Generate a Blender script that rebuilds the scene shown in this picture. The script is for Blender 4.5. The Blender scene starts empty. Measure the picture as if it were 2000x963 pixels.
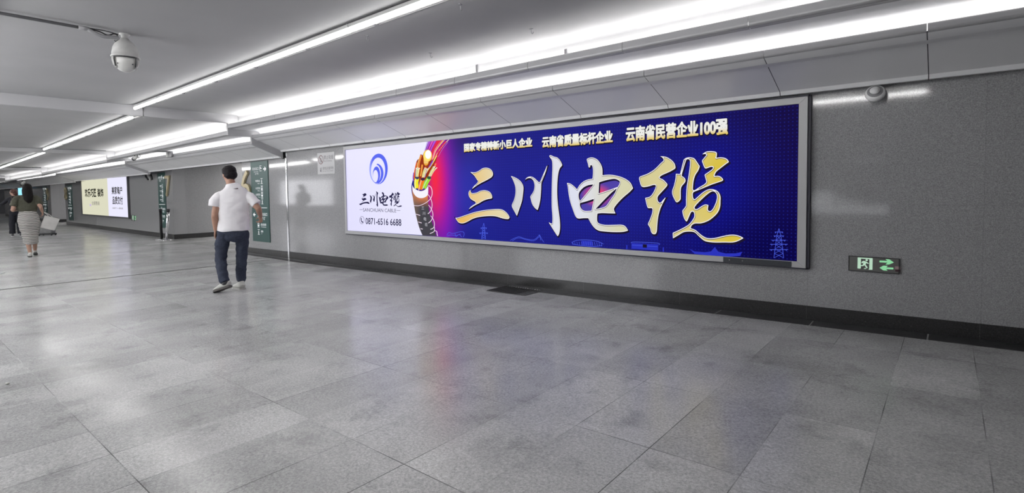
import bpy, bmesh, math, random
from mathutils import Vector, Matrix, noise

random.seed(7)
S = bpy.context.scene
C = S.collection
PI = math.pi

# ------------------------------------------------------------------ camera
cam_d = bpy.data.cameras.new('camera')
cam = bpy.data.objects.new('camera', cam_d)
C.objects.link(cam)
yaw, pit, rol = 0.691105, 0.045530, -0.012398
cy_, sy_, cp_, sp_, cr_, sr_ = math.cos(yaw), math.sin(yaw), math.cos(pit), math.sin(pit), math.cos(rol), math.sin(rol)
F_ = Vector((-sy_ * cp_, cy_ * cp_, -sp_))
R0 = Vector((cy_, sy_, 0))
U0 = R0.cross(F_)
R_ = cr_ * R0 + sr_ * U0
U_ = -sr_ * R0 + cr_ * U0
cam.matrix_world = Matrix.Translation((0, 0, 1.32)) @ Matrix((R_, U_, -F_)).transposed().to_4x4()
cam_d.sensor_width = 36
cam_d.lens = 36 * 1031.353 / 2000
cam_d.shift_y = -(481.5 - 418.083) / 2000
cam_d.clip_start = 0.05
cam_d.clip_end = 200
S.camera = cam

# ------------------------------------------------------------------ world + exposure
w = bpy.data.worlds.new('world')
S.world = w
w.use_nodes = True
w.node_tree.nodes['Background'].inputs[0].default_value = (0.55, 0.56, 0.6, 1)
w.node_tree.nodes['Background'].inputs[1].default_value = 0.1
S.view_settings.view_transform = 'Standard'
S.view_settings.look = 'None'
S.view_settings.gamma = 1
S.view_settings.exposure = 0.85
S.view_settings.use_curve_mapping = False
try:
    S.cycles.use_denoising = True
    S.cycles.max_bounces = 10
    S.cycles.diffuse_bounces = 6
    S.cycles.glossy_bounces = 4
    S.cycles.sample_clamp_indirect = 6
    S.cycles.caustics_reflective = False
    S.cycles.caustics_refractive = False
except Exception:
    pass
TUBE = 9.0        # emission of the ceiling tubes
COVE = 9.0        # emission of the tubes in the coves
SCREEN = 0.555       # lightbox print

# ------------------------------------------------------------------ materials
MATS = {}
def srgb(r, g, b):
    f = lambda c: (c / 255) / 12.92 if c / 255 <= .04045 else ((c / 255 + .055) / 1.055) ** 2.4
    return (f(r), f(g), f(b), 1)

def mat(name, col=(.5, .5, .5, 1), rough=.5, metal=0, emit=0, spec=.5, ncol=0.0, nscale=20, bump=0, coord='Object', stretch=(1, 1, 1), alpha=1, coat=0):
    if name in MATS:
        return MATS[name]
    m = bpy.data.materials.new(name)
    m.use_nodes = True
    nt = m.node_tree
    b = nt.nodes['Principled BSDF']
    if len(col) == 3:
        col = (*col, 1)
    b.inputs['Base Color'].default_value = col
    b.inputs['Roughness'].default_value = rough
    b.inputs['Metallic'].default_value = metal
    b.inputs['Specular IOR Level'].default_value = spec
    b.inputs['Coat Weight'].default_value = coat
    if emit:
        b.inputs['Emission Color'].default_value = col
        b.inputs['Emission Strength'].default_value = emit
        b.inputs['Base Color'].default_value = (0, 0, 0, 1)
        b.inputs['Specular IOR Level'].default_value = 0.0
    if ncol or bump:
        tc = nt.nodes.new('ShaderNodeTexCoord')
        mp = nt.nodes.new('ShaderNodeMapping')
        mp.inputs['Scale'].default_value = stretch
        nz = nt.nodes.new('ShaderNodeTexNoise')
        nz.inputs['Scale'].default_value = nscale
        nz.inputs['Detail'].default_value = 3
        nt.links.new(tc.outputs[coord], mp.inputs[0])
        nt.links.new(mp.outputs[0], nz.inputs[0])
        if ncol:
            mr = nt.nodes.new('ShaderNodeMapRange')
            mr.inputs['From Min'].default_value = .25
            mr.inputs['From Max'].default_value = .75
            mr.inputs['To Min'].default_value = 1 - ncol
            mr.inputs['To Max'].default_value = 1 + ncol
            mx = nt.nodes.new('ShaderNodeVectorMath')
            mx.operation = 'SCALE'
            mx.inputs[0].default_value = col[:3]
            nt.links.new(nz.outputs[0], mr.inputs[0])
            nt.links.new(mr.outputs[0], mx.inputs['Scale'])
            nt.links.new(mx.outputs[0], b.inputs['Base Color'])
        if bump:
            bp = nt.nodes.new('ShaderNodeBump')
            bp.inputs['Strength'].default_value = bump
            bp.inputs['Distance'].default_value = .01
            nt.links.new(nz.outputs[0], bp.inputs['Height'])
            nt.links.new(bp.outputs[0], b.inputs['Normal'])
    MATS[name] = m
    return m

class NG:
    """small helper to wire shader maths"""
    def __init__(s, m):
        s.nt = m.node_tree; s.n = s.nt.nodes; s.l = s.nt.links
    def put(s, sock, v):
        if hasattr(v, 'is_linked'): s.l.new(v, sock)
        else: sock.default_value = v
    def m(s, op, a, b=0.0, c=0.0):
        x = s.n.new('ShaderNodeMath'); x.operation = op
        s.put(x.inputs[0], a); s.put(x.inputs[1], b)
        if op in ('MULTIPLY_ADD', 'SMOOTH_MIN', 'COMPARE'): s.put(x.inputs[2], c)
        return x.outputs[0]
    def rng(s, v, a, b, c, d, smooth=False):
        x = s.n.new('ShaderNodeMapRange')
        if smooth: x.interpolation_type = 'SMOOTHSTEP'
        for i, q in enumerate((v, a, b, c, d)): s.put(x.inputs[i], q)
        return x.outputs[0]
    def mix(s, f, a, b):
        x = s.n.new('ShaderNodeMix'); x.data_type = 'RGBA'
        s.put(x.inputs[0], f); s.put(x.inputs[6], a); s.put(x.inputs[7], b)
        return x.outputs[2]
    def noise(s, vec, scale, detail=2, rough=.5):
        x = s.n.new('ShaderNodeTexNoise')
        s.l.new(vec, x.inputs['Vector']); x.inputs['Scale'].default_value = scale
        x.inputs['Detail'].default_value = detail; x.inputs['Roughness'].default_value = rough
        return x.outputs[0]
    def sep(s, v):
        x = s.n.new('ShaderNodeSeparateXYZ'); s.l.new(v, x.inputs[0]); return x.outputs
    def comb(s, a, b, c):
        x = s.n.new('ShaderNodeCombineXYZ')
        for i, q in enumerate((a, b, c)): s.put(x.inputs[i], q)
        return x.outputs[0]
    def coord(s, k='Object'):
        return s.n.new('ShaderNodeTexCoord').outputs[k]
    def white(s, vec):
        x = s.n.new('ShaderNodeTexWhiteNoise'); x.noise_dimensions = '3D'; s.l.new(vec, x.inputs['Vector']); return x.outputs[0]
    def scale(s, col, f):
        x = s.n.new('ShaderNodeVectorMath'); x.operation = 'SCALE'
        s.put(x.inputs[0], col); s.put(x.inputs['Scale'], f); return x.outputs[0]

PX, PY, X0, Y0 = .4265, .835, -.26, .715     # floor tile pitch and origin
def floor_material():
    m = mat('floor_granite', (.3, .3, .3), .3)
    g = NG(m); b = g.n['Principled BSDF']
    p = g.coord(); o = g.sep(p)
    u = g.m('DIVIDE', g.m('SUBTRACT', o[0], X0), PX)
    v = g.m('DIVIDE', g.m('SUBTRACT', o[1], Y0), PY)
    cell = g.comb(g.m('FLOOR', u), g.m('FLOOR', v), 0.0)
    r = g.white(cell)
    r2 = g.white(g.comb(g.m('FLOOR', v), g.m('FLOOR', u), 3.0))
    grain = g.noise(p, 75, 3, .75)
    grain2 = g.noise(p, 260, 2, .6)
    cloud = g.noise(p, 1.1, 4, .6)
    stain = g.noise(p, 3.2, 5, .65)
    base = g.m('MULTIPLY', g.rng(r, 0, 1, .47, .60), g.rng(grain, .3, .7, .70, 1.30))
    base = g.m('MULTIPLY', base, g.rng(grain2, .3, .7, .82, 1.18))
    base = g.m('MULTIPLY', base, g.rng(cloud, .35, .65, .80, 1.10))
    base = g.m('MULTIPLY', base, g.rng(stain, .52, .72, 1.0, .74, True))
    # dark specks of chewing gum
    vor = g.n.new('ShaderNodeTexVoronoi'); g.l.new(p, vor.inputs['Vector']); vor.inputs['Scale'].default_value = 1.6
    jit = g.noise(p, 30, 2)
    spot = g.m('LESS_THAN', g.m('ADD', vor.outputs['Distance'], g.m('MULTIPLY', jit, .03)), g.m('MULTIPLY', g.sep(vor.outputs['Color'])[0], .036))
    base = g.m('MULTIPLY', base, g.m('SUBTRACT', 1.0, g.m('MULTIPLY', spot, .6)))
    # joints
    fu = g.m('ABSOLUTE', g.m('SUBTRACT', g.m('FRACT', u), .5)); fv = g.m('ABSOLUTE', g.m('SUBTRACT', g.m('FRACT', v), .5))
    ju = g.m('GREATER_THAN', fu, .5 - .0024 / PX); jv = g.m('GREATER_THAN', fv, .5 - .0024 / PY)
    j = g.m('MAXIMUM', ju, jv)
    jn = g.rng(g.noise(p, 1.3, 2), .42, .60, .25, .85)
    base = g.m('MULTIPLY', base, g.m('SUBTRACT', 1.0, g.m('MULTIPLY', j, jn)))
    col = g.comb(base, base, g.m('MULTIPLY', base, 1.0))
    g.l.new(col, b.inputs['Base Color'])
    rg = g.m('ADD', g.rng(r2, 0, 1, .175, .255), g.rng(grain, .3, .7, -.004, .006))
    rg = g.m('ADD', rg, g.m('MULTIPLY', j, .5))
    g.l.new(rg, b.inputs['Roughness'])
    b.inputs['Specular IOR Level'].default_value = .8
    bp = g.n.new('ShaderNodeBump'); bp.inputs['Strength'].default_value = .05; bp.inputs['Distance'].default_value = .002
    g.l.new(g.noise(p, 60, 3), bp.inputs['Height']); g.l.new(bp.outputs[0], b.inputs['Normal'])
    return m

def granite(name, lo, rough=.12, tint=(1, 1, 1.02), jx=1.245, jx0=.22, jz=1.02, jz0=.13, amp=.34, joint=.2, horiz=False, spec=.5):
    m = mat(name, (.3, .3, .3), rough)
    g = NG(m); b = g.n['Principled BSDF']
    p = g.coord(); o = g.sep(p)
    ax = o[1] if horiz else o[0]
    u = g.m('DIVIDE', g.m('SUBTRACT', ax, jx0), jx); v = g.m('DIVIDE', g.m('SUBTRACT', o[2], jz0), jz)
    r = g.white(g.comb(g.m('FLOOR', u), g.m('FLOOR', v), 1.0))
    n1 = g.noise(p, 120, 3, .8); n2 = g.noise(p, 60, 2, .6)
    base = g.m('MULTIPLY', g.rng(n1, .3, .7, lo * (1 - amp), lo * (1 + amp)), g.rng(n2, .3, .7, .93, 1.07))
    base = g.m('MULTIPLY', base, g.rng(r, 0, 1, .985, 1.015))
    fu = g.m('ABSOLUTE', g.m('SUBTRACT', g.m('FRACT', u), .5)); fv = g.m('ABSOLUTE', g.m('SUBTRACT', g.m('FRACT', v), .5))
    j = g.m('MAXIMUM', g.m('GREATER_THAN', fu, .5 - .0016 / jx), g.m('GREATER_THAN', fv, .5 - .0012 / jz))
    base = g.m('MULTIPLY', base, g.m('SUBTRACT', 1.0, g.m('MULTIPLY', j, joint)))
    g.l.new(g.comb(g.m('MULTIPLY', base, tint[0]), g.m('MULTIPLY', base, tint[1]), g.m('MULTIPLY', base, tint[2])), b.inputs['Base Color'])
    b.inputs['Specular IOR Level'].default_value = spec
    g.l.new(g.rng(n2, .3, .7, rough * .8, rough * 1.25), b.inputs['Roughness'])
    return m

M_floor = floor_material()
M_wall = granite('wall_granite', .35, rough=.07)
M_side = granite('side_wall_granite', .30, rough=.3, horiz=True, jx0=.0, jz0=.1)
M_skirt = granite('dark_granite', .035, rough=.22, amp=.5, jz=4, jz0=-1, jx=1.245, jx0=-1.03, joint=-1.5)
M_ceil = mat('ceiling_paint', (.40, .40, .405), .75, ncol=.05, nscale=1.3, bump=.1)
M_panel = mat('aluminium_panel', (.84, .84, .85), .42, metal=.1, ncol=.02, nscale=.8)
M_trim = mat('aluminium_trim', (.40, .40, .41), .4, metal=.3)
M_white = mat('white_panel', (.8, .8, .8), .5)
M_tube = mat('tube_light', (1, .99, .98), emit=TUBE)
M_tube2 = mat('tube_light_fill', (1, .99, .98), emit=28)  # strong tubes of the added, unseen line on the left half
M_cove2 = mat('cove_tube_dim', (1, .985, .97), emit=3.5)
M_cove = mat('cove_tube', (1, .985, .97), emit=COVE)
M_cove_up = mat('upper_cove_tube', (1, .985, .97), emit=22)
M_steel = mat('brushed_steel', (.62, .62, .63), .25, metal=1)
M_chrome = mat('polished_steel', (.8, .8, .82), .1, metal=1)
M_dark = mat('dark_plastic', (.03, .03, .035), .4)
M_black = mat('black', (.01, .01, .012), .5)
M_grey = mat('grey_plastic', (.3, .3, .31), .45)
M_lite = mat('light_plastic', (.55, .55, .54), .4)
M_frame = mat('frame_aluminium', (.52, .52, .53), .45, metal=.15)
M_frame_dark = mat('frame_gap', (.05, .05, .07), .5)

# ------------------------------------------------------------------ object helpers
def finish(name, me, mats, parent=None, smooth=False, loc=None):
    o = bpy.data.objects.new(name, me)
    C.objects.link(o)
    for m_ in (mats if isinstance(mats, (list, tuple)) else [mats]):
        me.materials.append(m_)
    if smooth:
        me.polygons.foreach_set('use_smooth', [True] * len(me.polygons))
    if parent is not None:
        o.parent = parent
    if loc is not None:
        o.location = loc
    return o

def obj(name, bm, mats, parent=None, smooth=False, loc=None):
    me = bpy.data.meshes.new(name)
    bmesh.ops.recalc_face_normals(bm, faces=bm.faces)
    bm.to_mesh(me); bm.free()
    return finish(name, me, mats, parent, smooth, loc)

def thing(name, label, cat, loc=(0, 0, 0), rz=0, group=None):
    o = bpy.data.objects.new(name, None); C.objects.link(o)
    o.location = loc; o.rotation_euler = (0, 0, rz); o.empty_display_size = .1
    return tag(o, label, cat, group)

def tag(o, label, cat, group=None):
    o['label'] = label; o['category'] = cat
    if group: o['group'] = group
    return o

def struct(name, bm, m, smooth=False):
    o = obj(name, bm, m, None, smooth); o['kind'] = 'structure'; return o

def box(bm, x0, x1, y0, y1, z0, z1, mi=0):
    vs = [bm.verts.new((x, y, z)) for x in (x0, x1) for y in (y0, y1) for z in (z0, z1)]
    for q in ((0, 1, 3, 2), (4, 6, 7, 5), (0, 4, 5, 1), (2, 3, 7, 6), (0, 2, 6, 4), (1, 5, 7, 3)):
        bm.faces.new([vs[i] for i in q]).material_index = mi
    return vs

def bevel(bm, w_=.003, seg=2):
    bmesh.ops.bevel(bm, geom=list(bm.edges), offset=w_, segments=seg, affect='EDGES', profile=.5)

def quad(bm, pts, mi=0):
    f = bm.faces.new([bm.verts.new(p) for p in pts]); f.material_index = mi; return f

def frame_of(d, ref=Vector((0, 0, 1))):
    d = d.normalized()
    a = ref.cross(d)
    if a.length < 1e-3: a = Vector((1, 0, 0)).cross(d)
    a.normalize()
    return a, d.cross(a)

def crom(P, n):
    """Catmull-Rom through tuples"""
    out = []
    for i in range(len(P) - 1):
        p0, p1, p2, p3 = P[max(i - 1, 0)], P[i], P[i + 1], P[min(i + 2, len(P) - 1)]
        for k in range(n):
            t = k / n
            out.append(tuple(.5 * (2 * b + (c - a) * t + (2 * a - 5 * b + 4 * c - d) * t * t + (3 * b - a - 3 * c + d) * t ** 3) for a, b, c, d in zip(p0, p1, p2, p3)))
    out.append(tuple(P[-1]))
    return out

def loft(bm, P, side=None, seg=14, sub=4, cap=True, mi=0):
    """P: (x,y,z,ra,rb); side = direction of ra"""
    Q = crom([tuple(map(float, p)) for p in P], sub) if sub > 1 and len(P) > 2 else P
    rings = []
    for i, q in enumerate(Q):
        c = Vector(q[:3])
        d = Vector(Q[min(i + 1, len(Q) - 1)][:3]) - Vector(Q[max(i - 1, 0)][:3])
        if d.length < 1e-6: d = Vector((0, 0, 1))
        d.normalize()
        if side is not None:
            s = Vector(side); s = s - d * s.dot(d)
            if s.length < 1e-3: s = frame_of(d)[0]
            s.normalize(); t = d.cross(s)
        else:
            s, t = frame_of(d)
        rings.append([bm.verts.new(c + s * (max(q[3], 1e-4) * math.cos(2 * PI * k / seg)) + t * (max(q[4], 1e-4) * math.sin(2 * PI * k / seg))) for k in range(seg)])
    for a, b in zip(rings, rings[1:]):
        for k in range(seg):
            bm.faces.new((a[k], a[(k + 1) % seg], b[(k + 1) % seg], b[k])).material_index = mi
    if cap:
        bm.faces.new(rings[0][::-1]).material_index = mi; bm.faces.new(rings[-1]).material_index = mi
    return rings

def tube(bm, pts, r, seg=8, sub=1, mi=0, cap=True):
    loft(bm, [(*p, r, r) for p in pts], seg=seg, sub=sub, mi=mi, cap=cap)

def lathe(bm, prof, c=(0, 0, 0), seg=24, mi=0, axis='Z'):
    rings = []
    for r, h in prof:
        ring = []
        for k in range(seg):
            a = 2 * PI * k / seg
            v = (r * math.cos(a), r * math.sin(a), h)
            if axis == 'Y': v = (v[0], v[2], v[1])
            if axis == 'X': v = (v[2], v[0], v[1])
            ring.append(bm.verts.new((v[0] + c[0], v[1] + c[1], v[2] + c[2])))
        rings.append(ring)
    for a, b in zip(rings, rings[1:]):
        for k in range(seg):
            bm.faces.new((a[k], a[(k + 1) % seg], b[(k + 1) % seg], b[k])).material_index = mi
    bm.faces.new(rings[0]).material_index = mi; bm.faces.new(rings[-1]).material_index = mi

def ball(bm, c, r, seg=16, rot=None, mi=0):
    r = (r, r, r) if not isinstance(r, (tuple, list)) else r
    M = Matrix.Translation(c) @ (rot.to_4x4() if rot is not None else Matrix()) @ Matrix.Diagonal((*r, 1))
    g = bmesh.ops.create_uvsphere(bm, u_segments=seg, v_segments=max(seg // 2, 6), radius=1, matrix=M)
    return g['verts']

def extrude_y(bm, poly, y0, y1, mi=0):
    """closed polygon in (x,z) extruded from y0 to y1"""
    a = [bm.verts.new((p[0], y0, p[1])) for p in poly]; b = [bm.verts.new((p[0], y1, p[1])) for p in poly]
    bm.faces.new(a).material_index = mi; bm.faces.new(b[::-1]).material_index = mi
    for i in range(len(a)):
        bm.faces.new((a[i], a[(i + 1) % len(a)], b[(i + 1) % len(a)], b[i])).material_index = mi

def art(name, layers, parent, y=0.0, thick=.0, smooth=False):
    """flat artwork in the local x,z plane from curve fills.
    layers: (splines, offset, material, dy, (dx,dz))"""
    me = bpy.data.meshes.new(name); bm = bmesh.new(); mats = []
    for splines, off, m_, dy, sh in layers:
        cu = bpy.data.curves.new('tmp', 'CURVE'); cu.dimensions = '2D'; cu.fill_mode = 'BOTH'; cu.offset = off
        for sp in splines:
            s = cu.splines.new('POLY'); s.points.add(len(sp) - 1)
            for i, p in enumerate(sp): s.points[i].co = (p[0], p[1], 0, 1)
            s.use_cyclic_u = True
        o = bpy.data.objects.new('tmp', cu); C.objects.link(o)
        dg = bpy.context.evaluated_depsgraph_get()
        tm = bpy.data.meshes.new_from_object(o.evaluated_get(dg))
        if m_ not in mats: mats.append(m_)
        k = mats.index(m_)
        vs = [bm.verts.new((v.co.x + sh[0], y + dy, v.co.y + sh[1])) for v in tm.vertices]
        for p in tm.polygons:
            try: bm.faces.new([vs[i] for i in p.vertices]).material_index = k
            except ValueError: pass
        bpy.data.objects.remove(o); bpy.data.curves.remove(cu); bpy.data.meshes.remove(tm)
    for f in bm.faces:
        f.normal_update()
        if f.normal.y > 0: f.normal_flip()
    bm.to_mesh(me); bm.free()
    return finish(name, me, mats, parent)

def text_mesh(bm, s, x, z, h, y=0, width=None, bold=0.0, align='LEFT', mi=0, thick=0):
    """write s into bm in the x,z plane; h = height of a CJK character"""
    cu = bpy.data.curves.new('tmp', 'FONT'); cu.body = s; cu.size = h; cu.offset = bold * h; cu.resolution_u = 3
    if thick: cu.extrude = thick / 2
    o = bpy.data.objects.new('tmp', cu); C.objects.link(o)
    dg = bpy.context.evaluated_depsgraph_get()
    tm = bpy.data.meshes.new_from_object(o.evaluated_get(dg))
    xs = [v.co.x for v in tm.vertices]
    if xs:
        lo, hi = min(xs), max(xs); k = (width / (hi - lo)) if width else 1.0
        zs = [v.co.y for v in tm.vertices]; z0 = min(zs)
        w_ = (hi - lo) * k
        sx = x if align == 'LEFT' else (x - w_ / 2 if align == 'CENTER' else x - w_)
        vs = [bm.verts.new(((v.co.x - lo) * k + sx, y - v.co.z, v.co.y - z0 + z)) for v in tm.vertices]
        for p in tm.polygons:
            try: bm.faces.new([vs[i] for i in p.vertices]).material_index = mi
            except ValueError: pass
    bpy.data.objects.remove(o); bpy.data.curves.remove(cu); bpy.data.meshes.remove(tm)

import numpy as np
def contours(segs, levels, res):
    """signed distance to the outline given by segments, and its level curves as closed loops (positive = outside)"""
    A = np.array([q[0] for q in segs], float); B = np.array([q[1] for q in segs], float)
    pad = max(max(levels), 0) + 4 * res
    lo = np.minimum(A, B).min(0) - pad; hi = np.maximum(A, B).max(0) + pad
    nx, ny = int((hi[0] - lo[0]) / res) + 2, int((hi[1] - lo[1]) / res) + 2
    gx = lo[0] + np.arange(nx) * res + 1.3e-5; gy = lo[1] + np.arange(ny) * res + 1.7e-5
    X, Y = np.meshgrid(gx, gy, indexing='ij')
    d2 = np.full(X.shape, 1e9); inside = np.zeros(X.shape, bool)
    R = max(abs(l) for l in levels) + 3 * res
    for (ax, ay), (bx, by) in zip(A, B):
        i0, i1 = max(int((min(ax, bx) - R - lo[0]) / res), 0), min(int((max(ax, bx) + R - lo[0]) / res) + 2, nx)
        j0, j1 = max(int((min(ay, by) - R - lo[1]) / res), 0), min(int((max(ay, by) + R - lo[1]) / res) + 2, ny)
        xx, yy = X[i0:i1, j0:j1], Y[i0:i1, j0:j1]
        dx, dy = bx - ax, by - ay; L = dx * dx + dy * dy
        if L < 1e-16: continue
        t = np.clip(((xx - ax) * dx + (yy - ay) * dy) / L, 0, 1)
        d2[i0:i1, j0:j1] = np.minimum(d2[i0:i1, j0:j1], (xx - ax - t * dx) ** 2 + (yy - ay - t * dy) ** 2)
        if ay != by:
            ja, jb = np.searchsorted(gy, (min(ay, by), max(ay, by)))
            for j in range(ja, jb):
                xc = ax + (gy[j] - ay) / dy * dx
                inside[np.searchsorted(gx, xc):, j] ^= True
    D = np.where(inside, -1, 1) * np.sqrt(np.minimum(d2, (R + res) ** 2))
    out = []
    for lv in levels:
        F = D - lv; S_ = F < 0
        seg = {}
        def ex(i, j):   # crossing on edge (i,j)-(i+1,j)
            f = F[i, j] / (F[i, j] - F[i + 1, j]); return (gx[i] + f * res, gy[j])
        def ey(i, j):
            f = F[i, j] / (F[i, j] - F[i, j + 1]); return (gx[i], gy[j] + f * res)
        c_ = S_[:-1, :-1].astype(int) + 2 * S_[1:, :-1] + 4 * S_[1:, 1:] + 8 * S_[:-1, 1:]
        T = {1: [('L', 'B')], 2: [('B', 'R')], 3: [('L', 'R')], 4: [('R', 'T')], 5: [('L', 'B'), ('R', 'T')], 6: [('B', 'T')], 7: [('L', 'T')], 8: [('T', 'L')], 9: [('T', 'B')], 10: [('B', 'R'), ('T', 'L')], 11: [('T', 'R')], 12: [('R', 'L')], 13: [('R', 'B')], 14: [('B', 'L')]}
        nb = {}
        for i, j in zip(*np.nonzero((c_ > 0) & (c_ < 15))):
            K = {'L': ('y', i, j), 'R': ('y', i + 1, j), 'B': ('x', i, j), 'T': ('x', i, j + 1)}
            for a, b in T[c_[i, j]]:
                nb.setdefault(K[a], []).append(K[b]); nb.setdefault(K[b], []).append(K[a])
        loops = []; seen = set()
        for k0 in nb:
            if k0 in seen: continue
            loop = [k0]; seen.add(k0); cur = k0
            while True:
                nx_ = [k for k in nb[cur] if k not in seen]
                if not nx_: break
                cur = nx_[0]; seen.add(cur); loop.append(cur)
            P = [ex(k[1], k[2]) if k[0] == 'x' else ey(k[1], k[2]) for k in loop]
            if len(P) < 6: continue
            P = [((P[i - 1][0] + 2 * P[i][0] + P[(i + 1) % len(P)][0]) / 4, (P[i - 1][1] + 2 * P[i][1] + P[(i + 1) % len(P)][1]) / 4) for i in range(len(P))]
            Q = [P[0]]
            for p in P[1:]:
                if (p[0] - Q[-1][0]) ** 2 + (p[1] - Q[-1][1]) ** 2 > (res * 1.2) ** 2: Q.append(p)
            if len(Q) > 3: loops.append(Q)
        out.append(loops)
    return out

def loop_segs(loops):
    return [(L[i - 1], L[i]) for L in loops for i in range(len(L))]

def text_segs(s, h, width=None):
    """outline segments of a line of text whose lower left corner is the origin"""
    cu = bpy.data.curves.new('tmp', 'FONT'); cu.body = s; cu.size = h; cu.resolution_u = 3
    o = bpy.data.objects.new('tmp', cu); C.objects.link(o)
    dg = bpy.context.evaluated_depsgraph_get()
    tm = bpy.data.meshes.new_from_object(o.evaluated_get(dg))
    V = [(v.co.x, v.co.y) for v in tm.vertices]
    cnt = {}
    for p in tm.polygons:
        for e in p.edge_keys: cnt[e] = cnt.get(e, 0) + 1
    lo = min(v[0] for v in V); hi = max(v[0] for v in V); z0 = min(v[1] for v in V)
    k = width / (hi - lo) if width else 1
    V = [((x - lo) * k, y - z0) for x, y in V]
    sg = [(V[a], V[b]) for (a, b), n_ in cnt.items() if n_ == 1]
    bpy.data.objects.remove(o); bpy.data.curves.remove(cu); bpy.data.meshes.remove(tm)
    return sg

def fix_front(bm):
    for f in bm.faces:
        f.normal_update()
        if f.normal.y > 0: f.normal_flip()

def objraw(name, bm, mats, parent=None, smooth=False):
    me = bpy.data.meshes.new(name); bm.to_mesh(me); bm.free()
    return finish(name, me, mats, parent, smooth)

def blob(name, bm, m_, parent=None, voxel=.006, sm=4, wr=0.0, wrs=9.0, loc=None):
    """union of overlapping shapes as one continuous smooth surface"""
    bmesh.ops.recalc_face_normals(bm, faces=bm.faces)
    me = bpy.data.meshes.new('tmp'); bm.to_mesh(me); bm.free()
    o = bpy.data.objects.new('tmp', me); C.objects.link(o)
    r = o.modifiers.new('r', 'REMESH'); r.mode = 'VOXEL'; r.voxel_size = voxel; r.use_smooth_shade = True
    if sm:
        s = o.modifiers.new('s', 'SMOOTH'); s.iterations = sm; s.factor = .5
    dg = bpy.context.evaluated_depsgraph_get()
    out = bpy.data.meshes.new_from_object(o.evaluated_get(dg)); out.name = name
    bpy.data.objects.remove(o); bpy.data.meshes.remove(me)
    if wr:
        nr = [v.normal.copy() for v in out.vertices]
        for v, n in zip(out.vertices, nr):
            p = v.co
            a = noise.noise(Vector((p.x * wrs, p.y * wrs, p.z * wrs * 1.6))) + .5 * noise.noise(Vector((p.x * wrs * 2.3 + 5, p.y * wrs * 2.3, p.z * wrs * 3.1)))
            v.co = p + n * (a * wr)
    out.materials.clear()
    return finish(name, out, m_, parent, True, loc)

# ------------------------------------------------------------------ structure: floor and walls
WY = 5.66
def fz(x):
    return max(.0159 * x + .059, -.10) if x < 3 else .107

bm = bmesh.new()
xs = [-62, -38, -20, -10, -8, -6, -4, -2, 0, 2, 4.4]
ys = [-3.2, 0, 3, 5.66, 9, 14]
grid = [[bm.verts.new((x, y, fz(x))) for y in ys] for x in xs]
for i in range(len(xs) - 1):
    for j in range(len(ys) - 1):
        bm.faces.new((grid[i][j], grid[i + 1][j], grid[i + 1][j + 1], grid[i][j + 1]))
fl = struct('floor', bm, M_floor)

def wall_piece(name, x0, x1, y0, y1, z0, z1, m_=M_wall):
    bm = bmesh.new(); box(bm, x0, x1, y0, y1, z0, z1); return struct(name, bm, m_)
wall_piece('wall_right', -13.05, 4.2, WY, WY + .35, -.12, 2.4)
Y2, Y3 = 6.0, 6.0
wall_piece('wall_right.001', -33.3, -18.75, Y2, Y2 + .35, -.12, 2.3)
wall_piece('wall_right.002', -52, -36.6, Y3, Y3 + .35, -.12, 2.2)
wall_piece('wall_left', -60, 4.2, -3.0, -2.66, -.12, 3.0)
wall_piece('wall_near', 4.0, 4.3, -2.66, 6.0, -.12, 3.0, mat('grey_wall', (.16, .16, .165), .6, ncol=.1, nscale=3))
wall_piece('wall_far', -60.3, -59.9, -3.0, 9, -.12, 2.6, mat('far_wall', (.22, .22, .23), .5, ncol=.1, nscale=2))
# side passages
wall_piece('wall_passage', -19.1, -18.752, Y2 + .002, 13, -.12, 2.35, M_side)
wall_piece('wall_passage.001', -13.05, -12.8, WY + .352, 13, -.12, 2.35, M_side)
wall_piece('wall_passage.002', -19.1, -12.8, 13, 13.3, -.12, 2.35, M_side)
wall_piece('wall_passage.003', -36.95, -36.602, Y3 + .002, 13, -.12, 2.35, M_side)
wall_piece('wall_passage.004', -33.3, -33.0, Y2 + .352, 13, -.12, 2.35, M_side)
wall_piece('wall_passage.005', -36.95, -33.0, 13, 13.3, -.12, 2.35, M_side)
bm = bmesh.new(); box(bm, -19.1, -12.8, WY + .01, 13.3, 2.36, 2.42); struct('ceiling_passage', bm, M_ceil)
bm = bmesh.new(); box(bm, -36.95, -33.0, WY + .01, 13.3, 2.3, 2.36); struct('ceiling_passage.001', bm, M_ceil)

# ------------------------------------------------------------------ coves and ceiling, one bay after another
# (x0, x1, du0, du1, dl0, dl1): drop of the upper and the lower part at either end
BAYS = [(4.0, -10.95, 0, 0, 0, 0), (-10.95, -19.4, -.125, -.25, -.12, -.165),
        (-19.4, -29.0, -.30, -.41, -.23, -.26), (-29.0, -38.5, -.45, -.50, -.31, -.35), (-38.5, -60, -.54, -.58, -.38, -.42)]
CEN = 1.5
def arc(cx, cz, r, a0, a1, n=6):
    return [(cx + r * math.cos(math.radians(a0 + (a1 - a0) * i / n)), cz + r * math.sin(math.radians(a0 + (a1 - a0) * i / n))) for i in range(n + 1)]
P_CEIL = [(1.5, 2.87), (4.66, 2.87)] + arc(4.66, 2.83, .04, 90, 0, 4) + [(4.70, 2.62), (4.56, 2.62)]
P_TRIM = [(4.57, 2.60), (4.57, 2.665), (4.525, 2.688)] + arc(4.525, 2.668, .02, 90, 180, 3) + [(4.502, 2.625)] + arc(4.53, 2.622, .028, 180, 262, 4) + [(4.57, 2.592)]
P_SHELF = [(4.53, 2.594), (4.70, 2.588), (4.95, 2.590)] + arc(5.04, 2.50, .09, 88, 0, 7) + [(5.135, 2.44), (5.135, 2.385), (5.00, 2.385)]
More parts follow.
